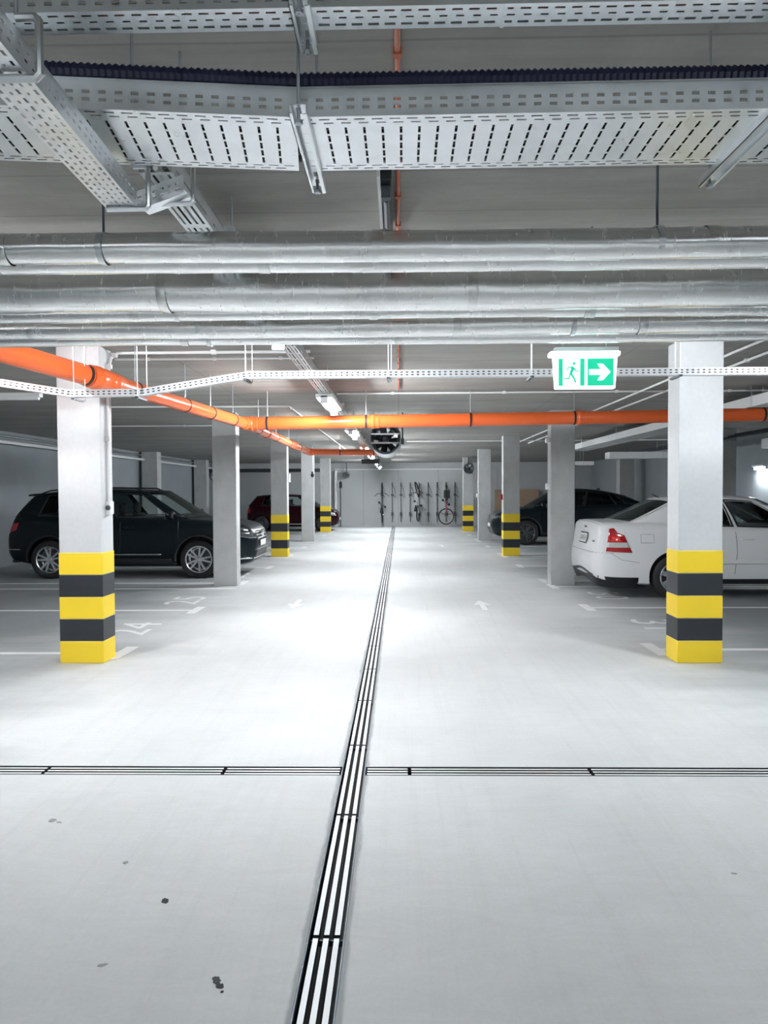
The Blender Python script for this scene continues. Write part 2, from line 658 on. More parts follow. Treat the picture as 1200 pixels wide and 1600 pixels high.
stain(338, 1532, 0.012, 0.020, M_STAIN, 'dark blot on the floor', 1, 0.5)
stain(343, 1541, 0.011, 0.014, M_STAIN, 'dark blot tail', 2, 0.6)
stain(347, 1550, 0.005, 0.006, M_STAIN, 'small dark drop', 3)
stain(258, 1408, 0.014, 0.018, M_STAIN, 'round dark drop on the floor', 4)
stain(196, 1348, 0.010, 0.011, M_STAINL, 'faint grey drop', 5)
stain(82, 1282, 0.016, 0.018, M_STAINL, 'faint grey smear', 6)
stain(92, 1285, 0.016, 0.006, M_STAINL, 'faint smear tail', 7, -0.3)
stain(160, 1508, 0.016, 0.007, M_STAINL, 'faint scuff', 8, 0.3)
stain(1147, 1365, 0.013, 0.006, M_STAINL, 'faint scuff right', 9, -0.2)


# ------------------------------------------------------------------ trench drains
SLATS = {}


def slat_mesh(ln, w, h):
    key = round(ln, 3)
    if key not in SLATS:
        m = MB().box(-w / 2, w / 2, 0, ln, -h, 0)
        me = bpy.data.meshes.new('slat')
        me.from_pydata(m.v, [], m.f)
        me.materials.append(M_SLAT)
        me.materials.append(M_MUD_GAPSHADE)
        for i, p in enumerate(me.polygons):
            p.material_index = 0 if p.normal.z > 0.5 else 1  # dark sides paint in the shade of the gaps between slats
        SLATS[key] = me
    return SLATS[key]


def drain(label, bounds, along_y, c):
    """bounds: positions of the section joints along the drain"""
    d = thing('trench_drain', label, 'floor drain', (c, bounds[0], 0) if along_y else (bounds[0], c, 0))
    if not along_y:
        d.rotation_euler = (0, 0, -math.pi / 2)
    hw = DW if along_y else CW
    total = bounds[-1] - bounds[0]
    for s in (-1, 1):
        lp('frame_rail', MB().box(s * (hw - 0.004) - 0.003, s * (hw - 0.004) + 0.003, 0, total, -0.03, 0.001), M_STEEL, d)
    for i, (p, q) in enumerate(zip(bounds[:-1], bounds[1:])):
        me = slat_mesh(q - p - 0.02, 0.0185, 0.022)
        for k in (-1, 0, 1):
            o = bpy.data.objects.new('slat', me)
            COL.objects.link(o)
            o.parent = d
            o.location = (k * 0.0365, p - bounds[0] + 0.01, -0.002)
        lp('cross_bar', MB().box(-hw + 0.008, hw - 0.008, p - bounds[0] + 0.012, p - bounds[0] + 0.020, -0.045, -0.025), M_STEEL, d)
    return d


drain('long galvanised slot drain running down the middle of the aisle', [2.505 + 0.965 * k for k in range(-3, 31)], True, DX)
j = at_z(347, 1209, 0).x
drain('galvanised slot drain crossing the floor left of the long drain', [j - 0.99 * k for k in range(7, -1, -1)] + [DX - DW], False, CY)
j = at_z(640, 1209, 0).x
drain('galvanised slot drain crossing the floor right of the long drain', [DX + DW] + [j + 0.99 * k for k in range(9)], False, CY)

# ------------------------------------------------------------------ columns
ROWS = (6.57, 12.06, 17.55, 23.03, 28.52)
CWX, CDY = 0.39, 0.27


def column_proto(mat_, striped, w=CWX, d=CDY, top=ZC):
    c = thing('column', '', 'column')
    lp('shaft', MB().box(-w / 2, w / 2, 0, d, 0, top), mat_, c, bevel=0.008)
    if striped:
        for k in range(5):
            e = 0.004
            lp('warning_band', MB().box(-w / 2 - e, w / 2 + e, -e, d + e, k * 0.2 + 0.001, k * 0.2 + 0.2), M_YELLOW if k % 2 == 0 else M_YBLACK, c, bevel=0.006)
    return c


ps = column_proto(M_COLUMN, True)
pp = column_proto(M_COLUMN, False)
pw = column_proto(M_COLUMN_W, True)
protos = {id(ps): [ps, 0], id(pp): [pp, 0], id(pw): [pw, 0]}


def place_column(p, x, y, label):
    c = dup(p) if protos[id(p)][1] else p
    protos[id(p)][1] += 1
    c.location = (x, y, 0)
    tag(c, label, 'column', 'aisle columns')
    return c


names = ['nearest', 'second', 'third', 'fourth', 'farthest']
for i, y in enumerate(ROWS):
    p = pw if i == 0 else (ps if i % 2 == 0 else pp)
    look = 'yellow and black banded' if i % 2 == 0 else 'plain grey'
    place_column(p, -2.865, y, '%s concrete column, %s of the row left of the aisle' % (look, names[i]))
    place_column(p, 2.655, y, '%s concrete column, %s of the row right of the aisle' % (look, names[i]))
op = column_proto(M_COLUMN, False, 0.5, 0.4)
first = True
for x, y, lab in ((-7.95, 23.4, 'plain grey wall column behind the dark suv roof'), (-7.95, 29.4, 'plain grey wall column behind the suv bonnet, right of another wall column'),
                  (7.95, 26.0, 'plain grey column by the right wall behind the dark coupe'), (7.06, 16.2, 'plain grey column at far right beyond the white sedan')):
    c = op if first else dup(op)
    first = False
    c.location = (x, y, 0)
    tag(c, lab, 'column', 'wall columns')


# ------------------------------------------------------------------ batten lamps under the aisle tray; unseen ones added
LTX, LTZ = -0.815, 2.61


def batten_proto():
    b = thing('batten_lamp', '', 'lamp')
    lp('housing', MB().box(-0.095, 0.095, -0.63, 0.63, 0.03, 0.075), M_WHITE, b, bevel=0.008)
    lp('diffuser', MB().tube([(0, -0.60, 0.0), (0, 0.60, 0.0)], 0.031, 14), M_LAMP, b, smooth=True)
    for s in (-1, 1):
        lp('end_cap', MB().box(-0.042, 0.042, s * 0.615 - 0.015, s * 0.615 + 0.015, -0.034, 0.06), M_WHITE, b, bevel=0.006)
    return b


bp_ = batten_proto()
lamps = [(LTX, 4.755, 'short one just behind the silver pipes'), (LTX, 8.7, 'second beyond the silver pipes'), (LTX, 13.05, 'beside the jet fan'), (LTX, 17.75, 'behind the rust pipe'),
         (LTX, 21.75, 'behind the black sign'), (LTX, 26.1, 'small and far'), (LTX, 30.3, 'closest to the end wall'),
         (-3.35, 5.1, 'left'), (3.35, 5.1, 'right'), (-2.4, -2.6, ''), (2.4, -2.6, ''), (-2.4, -7.0, ''), (2.4, -7.0, '')]  # lamps off the tray row are unseen, added to brighten near floor and columns
for i, (x, y, dsc) in enumerate(lamps):
    b = bp_ if i == 0 else dup(bp_)
    if x == LTX:
        b.location = (x, y, LTZ - 0.077)
        b.scale = (1, 0.44 if i == 0 else 1, 1)
        tag(b, 'lit tube lamp under the aisle tray, ' + dsc, 'lamp', 'aisle tube lamps')
    else:
        b.location = (x, y, ZC - 0.077)
        for ch in b.children:
            if ch.name.startswith('diffuser'):
                ch.data = ch.data.copy()
                ch.data.materials[0] = M_LAMP_ADDED
        tag(b, 'added unseen tube lamp lighting the near floor and columns from the %s' % dsc if dsc else 'added unseen tube lamp on the ceiling behind the viewer', 'lamp', 'added unseen lamps')
b = dup(bp_)
b.location = (8.52, 17.6, 2.05)
tag(b, 'lit white tube lamp on the right wall above the white sedan', 'lamp')
for s in (-0.45, 0.45):
    lp('wall_bracket', MB().box(0.03, 0.08, s - 0.02, s + 0.02, 0.02, 0.06), M_WHITE, b)
b = thing('batten_lamp', 'unlit tube lamp on the dark ceiling left of the nearest left column', 'lamp', (-5.3, 9.6, 2.79))
lp('housing', MB().box(-0.63, 0.63, -0.05, 0.05, 0.0, 0.06), M_WHITE, b, bevel=0.008)
lp('diffuser', MB().tube([(-0.6, 0, -0.005), (0.6, 0, -0.005)], 0.03, 12), M_WHITE, b, smooth=True)


# ------------------------------------------------------------------ cable trays
def tray_parts(root, o, U, width, side_h, ln, bottom_strips, side_strips, m=M_GALV, sides=(0, 1), lip=0.012):
    """o: near-left bottom corner; U along, V across the bottom (away), Z up; world coordinates"""
    o, U = Vector(o), Vector(U).normalized()
    Z = Vector((0, 0, 1))
    V = Z.cross(U).normalized()
    MB().sheet(o, U, V, ln, width, bottom_strips).build('bottom_panel', m, root, recalc=False, solid=0.0015)
    for k in sides:
        oo = o + V * (width * k)
        MB().sheet(oo, U, Z, ln, side_h, side_strips).build('side_panel', m, root, recalc=False, solid=0.0015)
        sgn = 1 if k == 0 else -1
        MB().obox(oo + U * (ln / 2) + Z * side_h + V * (lip / 2 * sgn), U, V, Z, ln / 2, lip / 2, 0.003).build('lip', m, root)


def rod(root, x, y, z0, z1, r=0.004, name='threaded_rod', m=M_ROD):
    z1 = min(z1, ZC - 0.002)
    return MB().tube([(x, y, z0), (x, y, z1)], r, 8).build(name, m, root, smooth=True)


# T1: narrow tray at the top of the picture
T1Y, T1Z = 1.60, 2.565
t1 = thing('cable_tray', 'narrow galvanised cable tray with slotted bottom along the top edge of the picture', 'cable tray', (0, T1Y, T1Z))
bot = [(0.012, 0.018, 0.0365, 0.022, 0.01), (0.034, 0.039, 0.0365, 0.017, 0.02), (0.056, 0.064, 0.0365, 0.024, 0.01)]
side = [(0.012, 0.020, 0.0365, 0.017, 0.01), (0.030, 0.038, 0.0365, 0.017, 0.01)]
tray_parts(t1, (-4.6, T1Y, T1Z), (1, 0, 0), 0.078, 0.06, 9.2, bot, side)
for k, (yy, rr, mm) in enumerate(((0.02, 0.009, M_COPPER), (0.045, 0.010, M_BLACK))):
    c = MB().tube([(-4.6, T1Y + yy, T1Z + 0.012), (4.6, T1Y + yy, T1Z + 0.012)], rr, 8).build('cable', mm, smooth=True)
    tag(c, 'reddish cable lying in the topmost tray' if k == 0 else 'black cable lying in the topmost tray', 'cable')


def strut(root, x, y0, y1, ztop, w=0.041, h=0.021):
    """slotted C-channel lying across under a tray"""
    mb2 = MB()
    ln = y1 - y0
    mb2.sheet((x - w / 2, y0, ztop), (0, 1, 0), (1, 0, 0), ln, w, [(w * 0.35, w * 0.65, 0.05, 0.028, 0.015)])
    for s in (-1, 1):
        mb2.sheet((x + s * w / 2, y0, ztop), (0, 1, 0), (0, 0, -1), ln, h, [])
        mb2.sheet((x + s * w / 2, y0, ztop - h), (0, 1, 0), (-s, 0, 0), ln, 0.008, [])
    return mb2.build('strut', M_GALV, root, recalc=False, solid=0.002)


for xh in (-0.205, 0.88, 2.4, 4.0, -2.0, -3.6):
    strut(t1, xh, T1Y - 0.04, T1Y + 0.13, T1Z - 0.002)
    for yy in (T1Y - 0.03, T1Y + 0.115):
        rod(t1, xh, yy, T1Z - 0.03, ZC)
        MB().lathe([(0.002, 0), (0.009, 0), (0.009, 0.008), (0.002, 0.008)], 6, 'Z', (xh, yy, T1Z - 0.034)).build('nut', M_ROD, t1)
MB().box(0.228, 0.236, T1Y - 0.002, T1Y + 0.08, T1Z - 0.003, T1Z + 0.06).build('joint_clip', M_GALV, t1)

# T2: wide tray, straight to the right, kinked towards the viewer on the left
T2Y, T2Z, T2W = 1.81, 2.44, 0.30
bot2 = [(0.012, 0.017, 0.043, 0.026, 0.01), (0.030, 0.035, 0.043, 0.024, 0.02)]
for k in range(5):
    bot2.append((0.055 + k * 0.042, 0.055 + k * 0.042 + 0.033, 0.046, 0.0065, 0.02))
bot2 += [(0.268, 0.272, 0.043, 0.026, 0.0), (0.284, 0.289, 0.043, 0.026, 0.02)]
side2 = [(0.016, 0.024, 0.0375, 0.018, 0.01), (0.034, 0.042, 0.0375, 0.018, 0.01)]
t2 = thing('cable_tray', 'wide galvanised cable tray with rows of dashed slots under the ceiling', 'cable tray', (0.8, T2Y, T2Z))
kx = -0.245
tray_parts(t2, (kx, T2Y, T2Z), (1, -0.006, 0), T2W, 0.068, 6.5, bot2, side2)
ang = R(6.5)
dU = Vector((math.cos(ang), math.sin(ang), 0))
tray_parts(t2, Vector((kx, T2Y, T2Z)) - dU * 5.5, dU, T2W, 0.068, 5.5, bot2, side2)
for xh, y0, y1 in ((-0.235, T2Y - 0.06, T2Y + 0.40), (0.90, T2Y - 0.06, T2Y + 0.40), (2.4, T2Y - 0.06, T2Y + 0.40), (4.2, T2Y - 0.06, T2Y + 0.40), (5.8, T2Y - 0.06, T2Y + 0.40), (-1.75, T2Y - 0.25, T2Y + 0.2), (-3.4, T2Y - 0.42, T2Y + 0.02), (-5.0, T2Y - 0.6, T2Y - 0.18)):
    strut(t2, xh, y0, y1, T2Z - 0.002)
    for yy in (y0 + 0.025, y1 - 0.03):
        rod(t2, xh, yy, T2Z - 0.035, ZC)
        MB().lathe([(0.002, 0), (0.010, 0), (0.010, 0.009), (0.002, 0.009)], 6, 'Z', (xh, yy, T2Z - 0.036)).build('nut', M_ROD, t2)
# corrugated conduit lying along the near side of the wide tray
pts, rs = [], []
x = -1.25
while x < 5.0:
    yv = T2Y + 0.03 - (max(0.0, kx - x)) * math.tan(ang)
    pts.append((x, yv, T2Z + 0.094))
    pts.append((x + 0.008, yv, T2Z + 0.094))
    rs += [0.026, 0.021]
    x += 0.016
c = MB().tube(pts, rs, 10).build('corrugated_conduit', M_NAVY, smooth=False)
tag(c, 'dark navy corrugated conduit lying along the wide tray', 'conduit')

for k, dsc in enumerate(('nearest', 'second nearest', 'middle', 'second farthest', 'farthest')):  # cables added to darken the slots seen from below
    v_ = 0.075 + 0.045 * k
    nrm = Vector((-dU.y, dU.x, 0))
    e0 = Vector((kx, T2Y, T2Z + 0.021))
    c = MB().tube([e0 - dU * 5.5 + nrm * v_, e0 + nrm * v_ * 0.99 - dU * 0.02, e0 + Vector((6.4, -0.038 + v_, 0))], 0.019, 10).build('added_cable', M_BLACK, smooth=True)
    tag(c, '%s of five black cables added in the wide tray to darken its slots' % dsc, 'cable', 'cables added in the wide tray')

# T3: narrow tray on the left heading away, with its offset piece
t3 = thing('cable_tray', 'narrow perforated cable tray at upper left crossing below the wide tray', 'cable tray', (-0.78, 1.8, 2.34))
pA0, pA1 = at_z(55, 130, 2.31), at_z(215, 325, 2.355)
dirA = (pA1 - pA0)
bot3 = [(0.008, 0.014, 0.036, 0.020, 0.0), (0.026, 0.031, 0.036, 0.012, 0.012), (0.042, 0.048, 0.036, 0.020, 0.0), (0.059, 0.064, 0.036, 0.012, 0.012), (0.076, 0.082, 0.036, 0.020, 0.0)]
side3 = [(0.018, 0.024, 0.036, 0.016, 0.0), (0.036, 0.041, 0.036, 0.016, 0.01)]
startA = pA0 - dirA.normalized() * 1.2
tray_parts(t3, startA, dirA, 0.09, 0.055, dirA.length + 1.2, bot3, side3, M_GALV_W)
# sideways piece and the second run (leads into the aisle tray)
pB0 = at_z(215, 328, 2.36)
pB1 = at_z(287, 302, 2.40)
MB().obox((pB0 + pB1) / 2 + Vector((0, 0.05, 0.02)), (pB1 - pB0).normalized(), Vector((0, 0, 1)).cross((pB1 - pB0).normalized()), Vector((0, 0, 1)), (pB1 - pB0).length / 2, 0.04, 0.002).build('offset_plate', M_GALV_W, t3)
dB = (pB1 - pB0)
MB().sheet(pB0, dB.normalized(), (0, 0, 1), dB.length, 0.055, [(0.014, 0.021, 0.024, 0.012, 0.0), (0.032, 0.039, 0.024, 0.012, 0.0)]).build('side_panel', M_GALV_W, t3, recalc=False, solid=0.0015)


def u_hanger(root, p, w, h, dirx=1):
    """bent strap hanger round a tray: bottom, right upright and top return"""
    x, y, z = p
    m3 = MB()
    m3.tube([(x - w, y, z), (x - 0.008, y, z), (x, y, z + 0.008), (x, y, z + h - 0.008), (x - 0.008, y, z + h), (x - w * 0.35, y, z + h)], 0.0085, 8)
    m3.build('hanger_strap', M_GALV, root, smooth=True)
    rod(root, x - w * 0.35, y, z + h, ZC, 0.004)


h1 = at_z(52, 118, 2.30)
u_hanger(t3, (h1.x + 0.012, h1.y, 2.295), 0.12, 0.11)
h2 = at_z(232, 326, 2.345)
u_hanger(t3, (h2.x, h2.y, 2.345), 0.12, 0.12)
h3 = at_z(302, 318, 2.40)
u_hanger(t3, (h3.x, h3.y, 2.40), 0.10, 0.12)

# LT: the aisle tray carrying the tube lamps
t5 = thing('cable_tray', 'long galvanised cable tray carrying the tube lamps down the aisle', 'cable tray', (LTX, 16, LTZ))
bl = [(0.014, 0.024, 0.25, 0.21, 0.02), (0.040, 0.050, 0.25, 0.21, 0.02), (0.066, 0.076, 0.25, 0.21, 0.02)]
bl += [(0.090, 0.098, 0.25, 0.21, 0.02)]
tray_parts(t5, (LTX + 0.056, 2.5, LTZ), (0, 1, 0), 0.112, 0.075, 29.3, bl, [(0.02, 0.03, 0.5, 0.4, 0.05)], M_GALV)
for k in range(14):
    y = 3.3 + k * 2.175
    MB().box(LTX - 0.09, LTX + 0.09, y - 0.02, y + 0.02, LTZ + 0.076, LTZ + 0.097).build('strut', M_GALV, t5)
    for s in (-1, 1):
        rod(t5, LTX + s * 0.078, y, LTZ + 0.076, ZC)
for k, (dxx, mm, lab) in enumerate(((-0.03, M_BLACK, 'black'), (0.0, M_WHITE, 'white'), (0.03, M_STEEL, 'dark grey'))):
    c = MB().tube([(LTX + dxx, 2.5, LTZ + 0.014), (LTX + dxx, 31.5, LTZ + 0.014)], 0.009, 8).build('cable', mm, smooth=True)
    tag(c, '%s cable lying in the long aisle tray' % lab, 'cable')

# T4: thin tray crossing just beyond the silver pipes, dipping under the orange pipe
T4Y = 5.45
t4 = thing('cable_tray', 'thin pale perforated cable tray crossing behind the exit sign and dipping at left', 'cable tray', (0, T4Y, 2.4))
knots = [at_y(1260, 584, T4Y), at_y(388, 591, T4Y), at_y(222, 618, T4Y), at_y(110, 620, T4Y), at_y(-60, 594, T4Y - 0.15)]
knots[0] = knots[1] + (knots[0] - knots[1]) * (9.5 / (knots[0] - knots[1]).length)
knots.append(knots[-1] + Vector((-4.8, 0, 0)))
for a, b2 in zip(knots[:-1], knots[1:]):
    d = (a - b2)
    U = d.normalized()
    V = Vector((0, 0, 1)).cross(U).normalized()
    W = U.cross(V)
    MB().sheet(b2, U, W, d.length + 0.004, 0.052, [(0.013, 0.021, 0.04, 0.018, 0.0), (0.032, 0.040, 0.04, 0.018, 0.0)]).build('side_panel', M_TRAYW, t4, recalc=False, solid=0.0015)
    MB().sheet(b2 + V * 0.06, U, W, d.length + 0.004, 0.052, []).build('side_panel', M_TRAYW, t4, recalc=False, solid=0.0015)
    MB().sheet(b2, U, V, d.length + 0.004, 0.06, [(0.015, 0.025, 0.06, 0.02, 0.0)]).build('bottom_panel', M_TRAYW, t4, recalc=False, solid=0.0015)
c = MB().tube([p + Vector((0, 0.03, 0.024)) for p in knots], 0.022, 10).build('added_cable', M_BLACK, smooth=True)  # added so the slots show dark before the pale back panel
tag(c, 'black cable added in the thin pale tray behind the exit sign to darken its slots', 'cable')
for px, py in ((118, 622), (217, 620), (385, 592), (607, 590), (830, 588), (1060, 586)):
    p = at_y(px, py, T4Y)
    MB().box(p.x - 0.012, p.x + 0.012, T4Y - 0.05, T4Y + 0.14, p.z - 0.016, p.z - 0.002).build('support_arm', M_STEEL, t4)
    rod(t4, p.x, T4Y - 0.03, p.z - 0.02, ZC, 0.0035, m=M_WHITE)
    rod(t4, p.x + 0.02, T4Y + 0.12, p.z - 0.012, ZC, 0.0035, m=M_WHITE)


# ------------------------------------------------------------------ foil-wrapped pipes
PIPES = [(2.81, 0.0575, 'nearest thin'), (2.94, 0.052, 'second thin, dull'), (3.56, 0.10, 'thick'), (3.745, 0.040, 'thinnest, fourth'), (4.16, 0.060, 'fifth, quilted'), (4.375, 0.045, 'farthest, smooth')]
rnd = random.Random(3)
for i, (y, r, lab) in enumerate(PIPES):
    p = thing('insulated_pipe', '%s foil-wrapped pipe of the bundle crossing below the ceiling' % lab, 'pipe', (0, y, 2.40), group='silver pipe bundle')
    n, seg = 24, 430
    ph = [rnd.uniform(0, 6.28) for _ in range(6)]
    z = 2.40 + r

    def fn(u, v, y=y, r=r, z=z, ph=ph):
        x = -8.2 + 16.6 * u
        a = 2 * math.pi * v
        w = 0.010 * math.sin(5.3 * x + ph[0] + 2 * a) + 0.007 * math.sin(17 * x + ph[1] + 3 * a) + 0.005 * math.sin(43 * x + ph[2] - 2 * a)
        rr = r * (1 + w)
        sag = 0.004 * math.sin(1.3 * x + ph[3])
        return (x, y + rr * math.cos(a) + 0.3 * sag, z + rr * math.sin(a) + sag)
    MB().grid(fn, [k / seg for k in range(seg + 1)], [k / n for k in range(n + 1)]).build('foil_jacket', M_FOIL, p, smooth=60.0, recalc=False)
    xs = -7.9 + rnd.uniform(0, 0.6)
    while xs < 8.2:
        MB().lathe([(r * 1.022, -0.022), (r * 1.03, -0.02), (r * 1.03, 0.02), (r * 1.022, 0.022)], 28, 'X', (xs, y, z)).build('tape_band', M_TAPE, p, smooth=True)
        xs += rnd.uniform(1.0, 1.5)
    for xh in ((-1.117, 0.968) if i not in (1, 2) else (-2.1, 2.1)) + (-4.6, 4.4, -7.2, 7.2):
        MB().lathe([(r * 1.035, -0.012), (r * 1.06, -0.012), (r * 1.06, 0.012), (r * 1.035, 0.012)], 24, 'X', (xh, y, z)).build('pipe_clamp', M_GALV, p, smooth=True)
        rod(p, xh, y, z + r, ZC, 0.005, m=M_STEEL)

# ------------------------------------------------------------------ exit sign
SY = 4.55
sg = thing('exit_sign', 'lit green and white emergency exit sign with running figure and right arrow', 'sign', at_y(915, 607, SY))
c0 = at_y(915, 607, SY)
sx, zb_ = c0.x, c0.z
K = SY / F_PX
hw_t, hw_b, ht = 52 * K, 46 * K, 50 * K
hs = MB()
D0, D1 = SY, SY + 0.05
hs.add([(sx - hw_b, D0, zb_), (sx + hw_b, D0, zb_), (sx + hw_t - 0.01, D0, zb_ + ht), (sx - hw_t + 0.01, D0, zb_ + ht),
        (sx - hw_b, D1, zb_), (sx + hw_b, D1, zb_), (sx + hw_t - 0.01, D1, zb_ + ht), (sx - hw_t + 0.01, D1, zb_ + ht)],
       [(0, 1, 2, 3), (5, 4, 7, 6), (4, 0, 3, 7), (1, 5, 6, 2), (4, 5, 1, 0), (3, 2, 6, 7)])
hs.build('light_panel', M_SIGNW, sg, bevel=0.006)
MB().box(sx - hw_t - 0.012, sx + hw_t + 0.004, SY - 0.015, SY + 0.075, zb_ + ht, zb_ + ht + 0.03).build('top_cover', M_SIGNW, sg, bevel=0.008)
MB().box(sx - hw_t + 0.02, sx + hw_t - 0.004, SY, SY + 0.06, zb_ + ht + 0.03, zb_ + ht + 0.055).build('mounting_plate', M_GALV, sg)
for s in (-1, 1):
    rod(sg, sx + s * 0.13, SY + 0.03, zb_ + ht + 0.055, ZC)
pa = 42 * K          # pictogram square
gx, gz = sx - 42 * K, zb_ + 4 * K
yf = SY - 0.003
UX, UZ = Vector((1, 0, 0)), Vector((0, 0, 1))


def sign_poly(name, poly, m, y=yf):
    # poly in units of the square side
    return MB().prism([(px * pa, pz * pa) for px, pz in poly], (gx, y, gz), UX, UZ, 0.002).build(name, m, sg)


sign_poly('door_jamb', [(0.0, 0.0), (0.16, 0.0), (0.16, 1.0), (0.0, 1.0)], M_SIGNG)
sign_poly('door_jamb', [(0.79, 0.0), (0.96, 0.0), (0.96, 1.0), (0.79, 1.0)], M_SIGNG)
sign_poly('lintel', [(0.16, 0.975), (0.79, 0.975), (0.79, 1.0), (0.16, 1.0)], M_SIGNG)
head = [(0.57 + 0.055 * math.cos(t * math.pi / 6), 0.82 + 0.06 * math.sin(t * math.pi / 6)) for t in range(12)]
sign_poly('figure_head', head, M_SIGNG, yf - 0.001)
body = [(0.36, 0.70), (0.52, 0.72), (0.585, 0.66), (0.66, 0.56), (0.77, 0.56), (0.77, 0.52), (0.63, 0.52), (0.565, 0.59), (0.50, 0.45), (0.60, 0.30), (0.66, 0.12),
        (0.60, 0.11), (0.545, 0.26), (0.44, 0.40), (0.40, 0.24), (0.18, 0.24), (0.18, 0.285), (0.36, 0.29), (0.40, 0.44), (0.46, 0.66), (0.38, 0.655), (0.30, 0.55), (0.27, 0.575)]
sign_poly('figure_body', body, M_SIGNG, yf - 0.001)
sign_poly('arrow_field', [(1.06, 0.0), (2.02, 0.0), (2.02, 1.0), (1.06, 1.0)], M_SIGNG)
sign_poly('arrow', [(1.12, 0.40), (1.55, 0.40), (1.42, 0.20), (1.62, 0.20), (1.90, 0.50), (1.62, 0.80), (1.42, 0.80), (1.55, 0.60), (1.12, 0.60)], M_SIGNW, yf - 0.002)

# ------------------------------------------------------------------ orange drain pipes
pO0 = at_y(-60, 530, 4.64)
pO1 = at_y(148, 590, 5.75)
pO2 = at_y(385, 662, 9.6)
pO3 = at_y(482, 706, 17.0)


def clamp(root, p, d, r, rod_top=ZC):
    d = Vector(d).normalized()
    p = Vector(p)
    MB().tube([p - d * 0.012, p + d * 0.012], r * 1.07, 24).build('pipe_clamp', M_BLACK, root, smooth=True)
    rod(root, p.x, p.y, p.z + r, rod_top, 0.004)


def collar(root, p, d, r, ln=0.10, k=1.14):
    d = Vector(d).normalized()
    p = Vector(p)
    prof = [(-ln / 2 - 0.004, 0.98), (-ln / 2, k), (-ln / 4, k), (-ln / 5, k * 1.06), (0, k * 1.06), (ln / 20, k), (ln / 2, k), (ln / 2 + 0.004, 0.98)]
    MB().tube([p + d * a for a, _ in prof], [r * b2 for _, b2 in prof], 24).build('socket', M_ORANGE, root, smooth=30.0)


o1 = thing('drain_pipe', 'orange plastic drain pipe running away along the left columns', 'pipe', pO1)
RO = 0.078
for a, b2, r in ((pO0, pO1, RO), (pO1, pO2, RO * 0.88)):
    MB().tube([a, b2], r, 28).build('pipe_run', M_ORANGE, o1, smooth=True)
MB().tube([pO2, pO3], 0.066, 24).build('pipe_run', M_ORANGE, o1, smooth=True)
MB().tube([pO0, pO0 + Vector((-0.12, -0.02, 0)), pO0 + Vector((-5.0, -0.02, 0.02))], RO, 28).build('pipe_run', M_ORANGE, o1, smooth=True)
d1 = pO1 - pO0
d2 = pO2 - pO1
d3 = pO3 - pO2
clamp(o1, pO1 - d1.normalized() * 0.10, d1, RO)
collar(o1, pO1 + d1.normalized() * 0.03, d1, RO, 0.20, 1.14)
collar(o1, pO1 + d2.normalized() * 0.30, d2, RO * 0.9, 0.22, 1.14)
for t in (0.18, 0.47, 0.66, 0.86):
    clamp(o1, pO1 + d2 * t, d2, RO * 0.88)
collar(o1, pO2 - d2.normalized() * 0.06, d2, RO, 0.16, 1.02)
for t in (0.12, 0.34, 0.55, 0.75):
    clamp(o1, pO2 + d3 * t, d3, 0.066)
for t in (0.22, 0.66, 0.92):
    collar(o1, pO2 + d3 * t, d3, 0.066, 0.14)

q0 = pO2 + Vector((0.05, 0, 0))
q1 = at_y(1280, 646, 9.6)
q1 = q0 + (q1 - q0) * (10.4 / (q1 - q0).length)
o2 = thing('drain_pipe', 'orange plastic drain pipe crossing the aisle below the ceiling', 'pipe', (q0 + q1) / 2)
MB().tube([q0, q1], 0.084, 28).build('pipe_run', M_ORANGE, o2, smooth=True)
dq = q1 - q0
for px in (418, 572, 735, 897, 1192):
    t = (at_y(px, 655, 9.6).x - q0.x) / dq.x
    clamp(o2, q0 + dq * t, dq, 0.084)
for px in (395, 585, 906):
    t = (at_y(px, 655, 9.6).x - q0.x) / dq.x
    collar(o2, q0 + dq * t, dq, 0.084, 0.13, 1.06)
r0 = pO3
r1 = at_y(592, 707, 17.0)
o3 = thing('drain_pipe', 'rust-orange drain pipe crossing at the far end below the lamp tray', 'pipe', (r0 + r1) / 2)
MB().tube([r0, r1], 0.07, 24).build('pipe_run', M_ORANGE, o3, smooth=True)
collar(o3, r0 + Vector((0.04, 0, 0)), r1 - r0, 0.07, 0.14)
for t in (0.45, 0.93):
    clamp(o3, r0 + (r1 - r0) * t, r1 - r0, 0.07)


# ------------------------------------------------------------------ thin conduits
def conduit(label, pts, r=0.011, m=M_WHITE, clips=0, name='conduit'):
    pts = [Vector(p) for p in pts]
    c = thing(name, label, 'conduit', pts[0])
    MB().tube(pts, r, 8).build('pipe_run', m, c, smooth=True)
    for k in range(clips):
        t = (k + 0.5) / clips
        i = min(int(t * (len(pts) - 1)), len(pts) - 2)
        p = pts[i].lerp(pts[i + 1], t * (len(pts) - 1) - i)
        MB().box(p.x - r * 1.6, p.x + r * 1.6, p.y - r * 1.6, p.y + r * 1.6, p.z - r * 1.3, p.z + r * 1.5).build('clip', m, c)
    return c


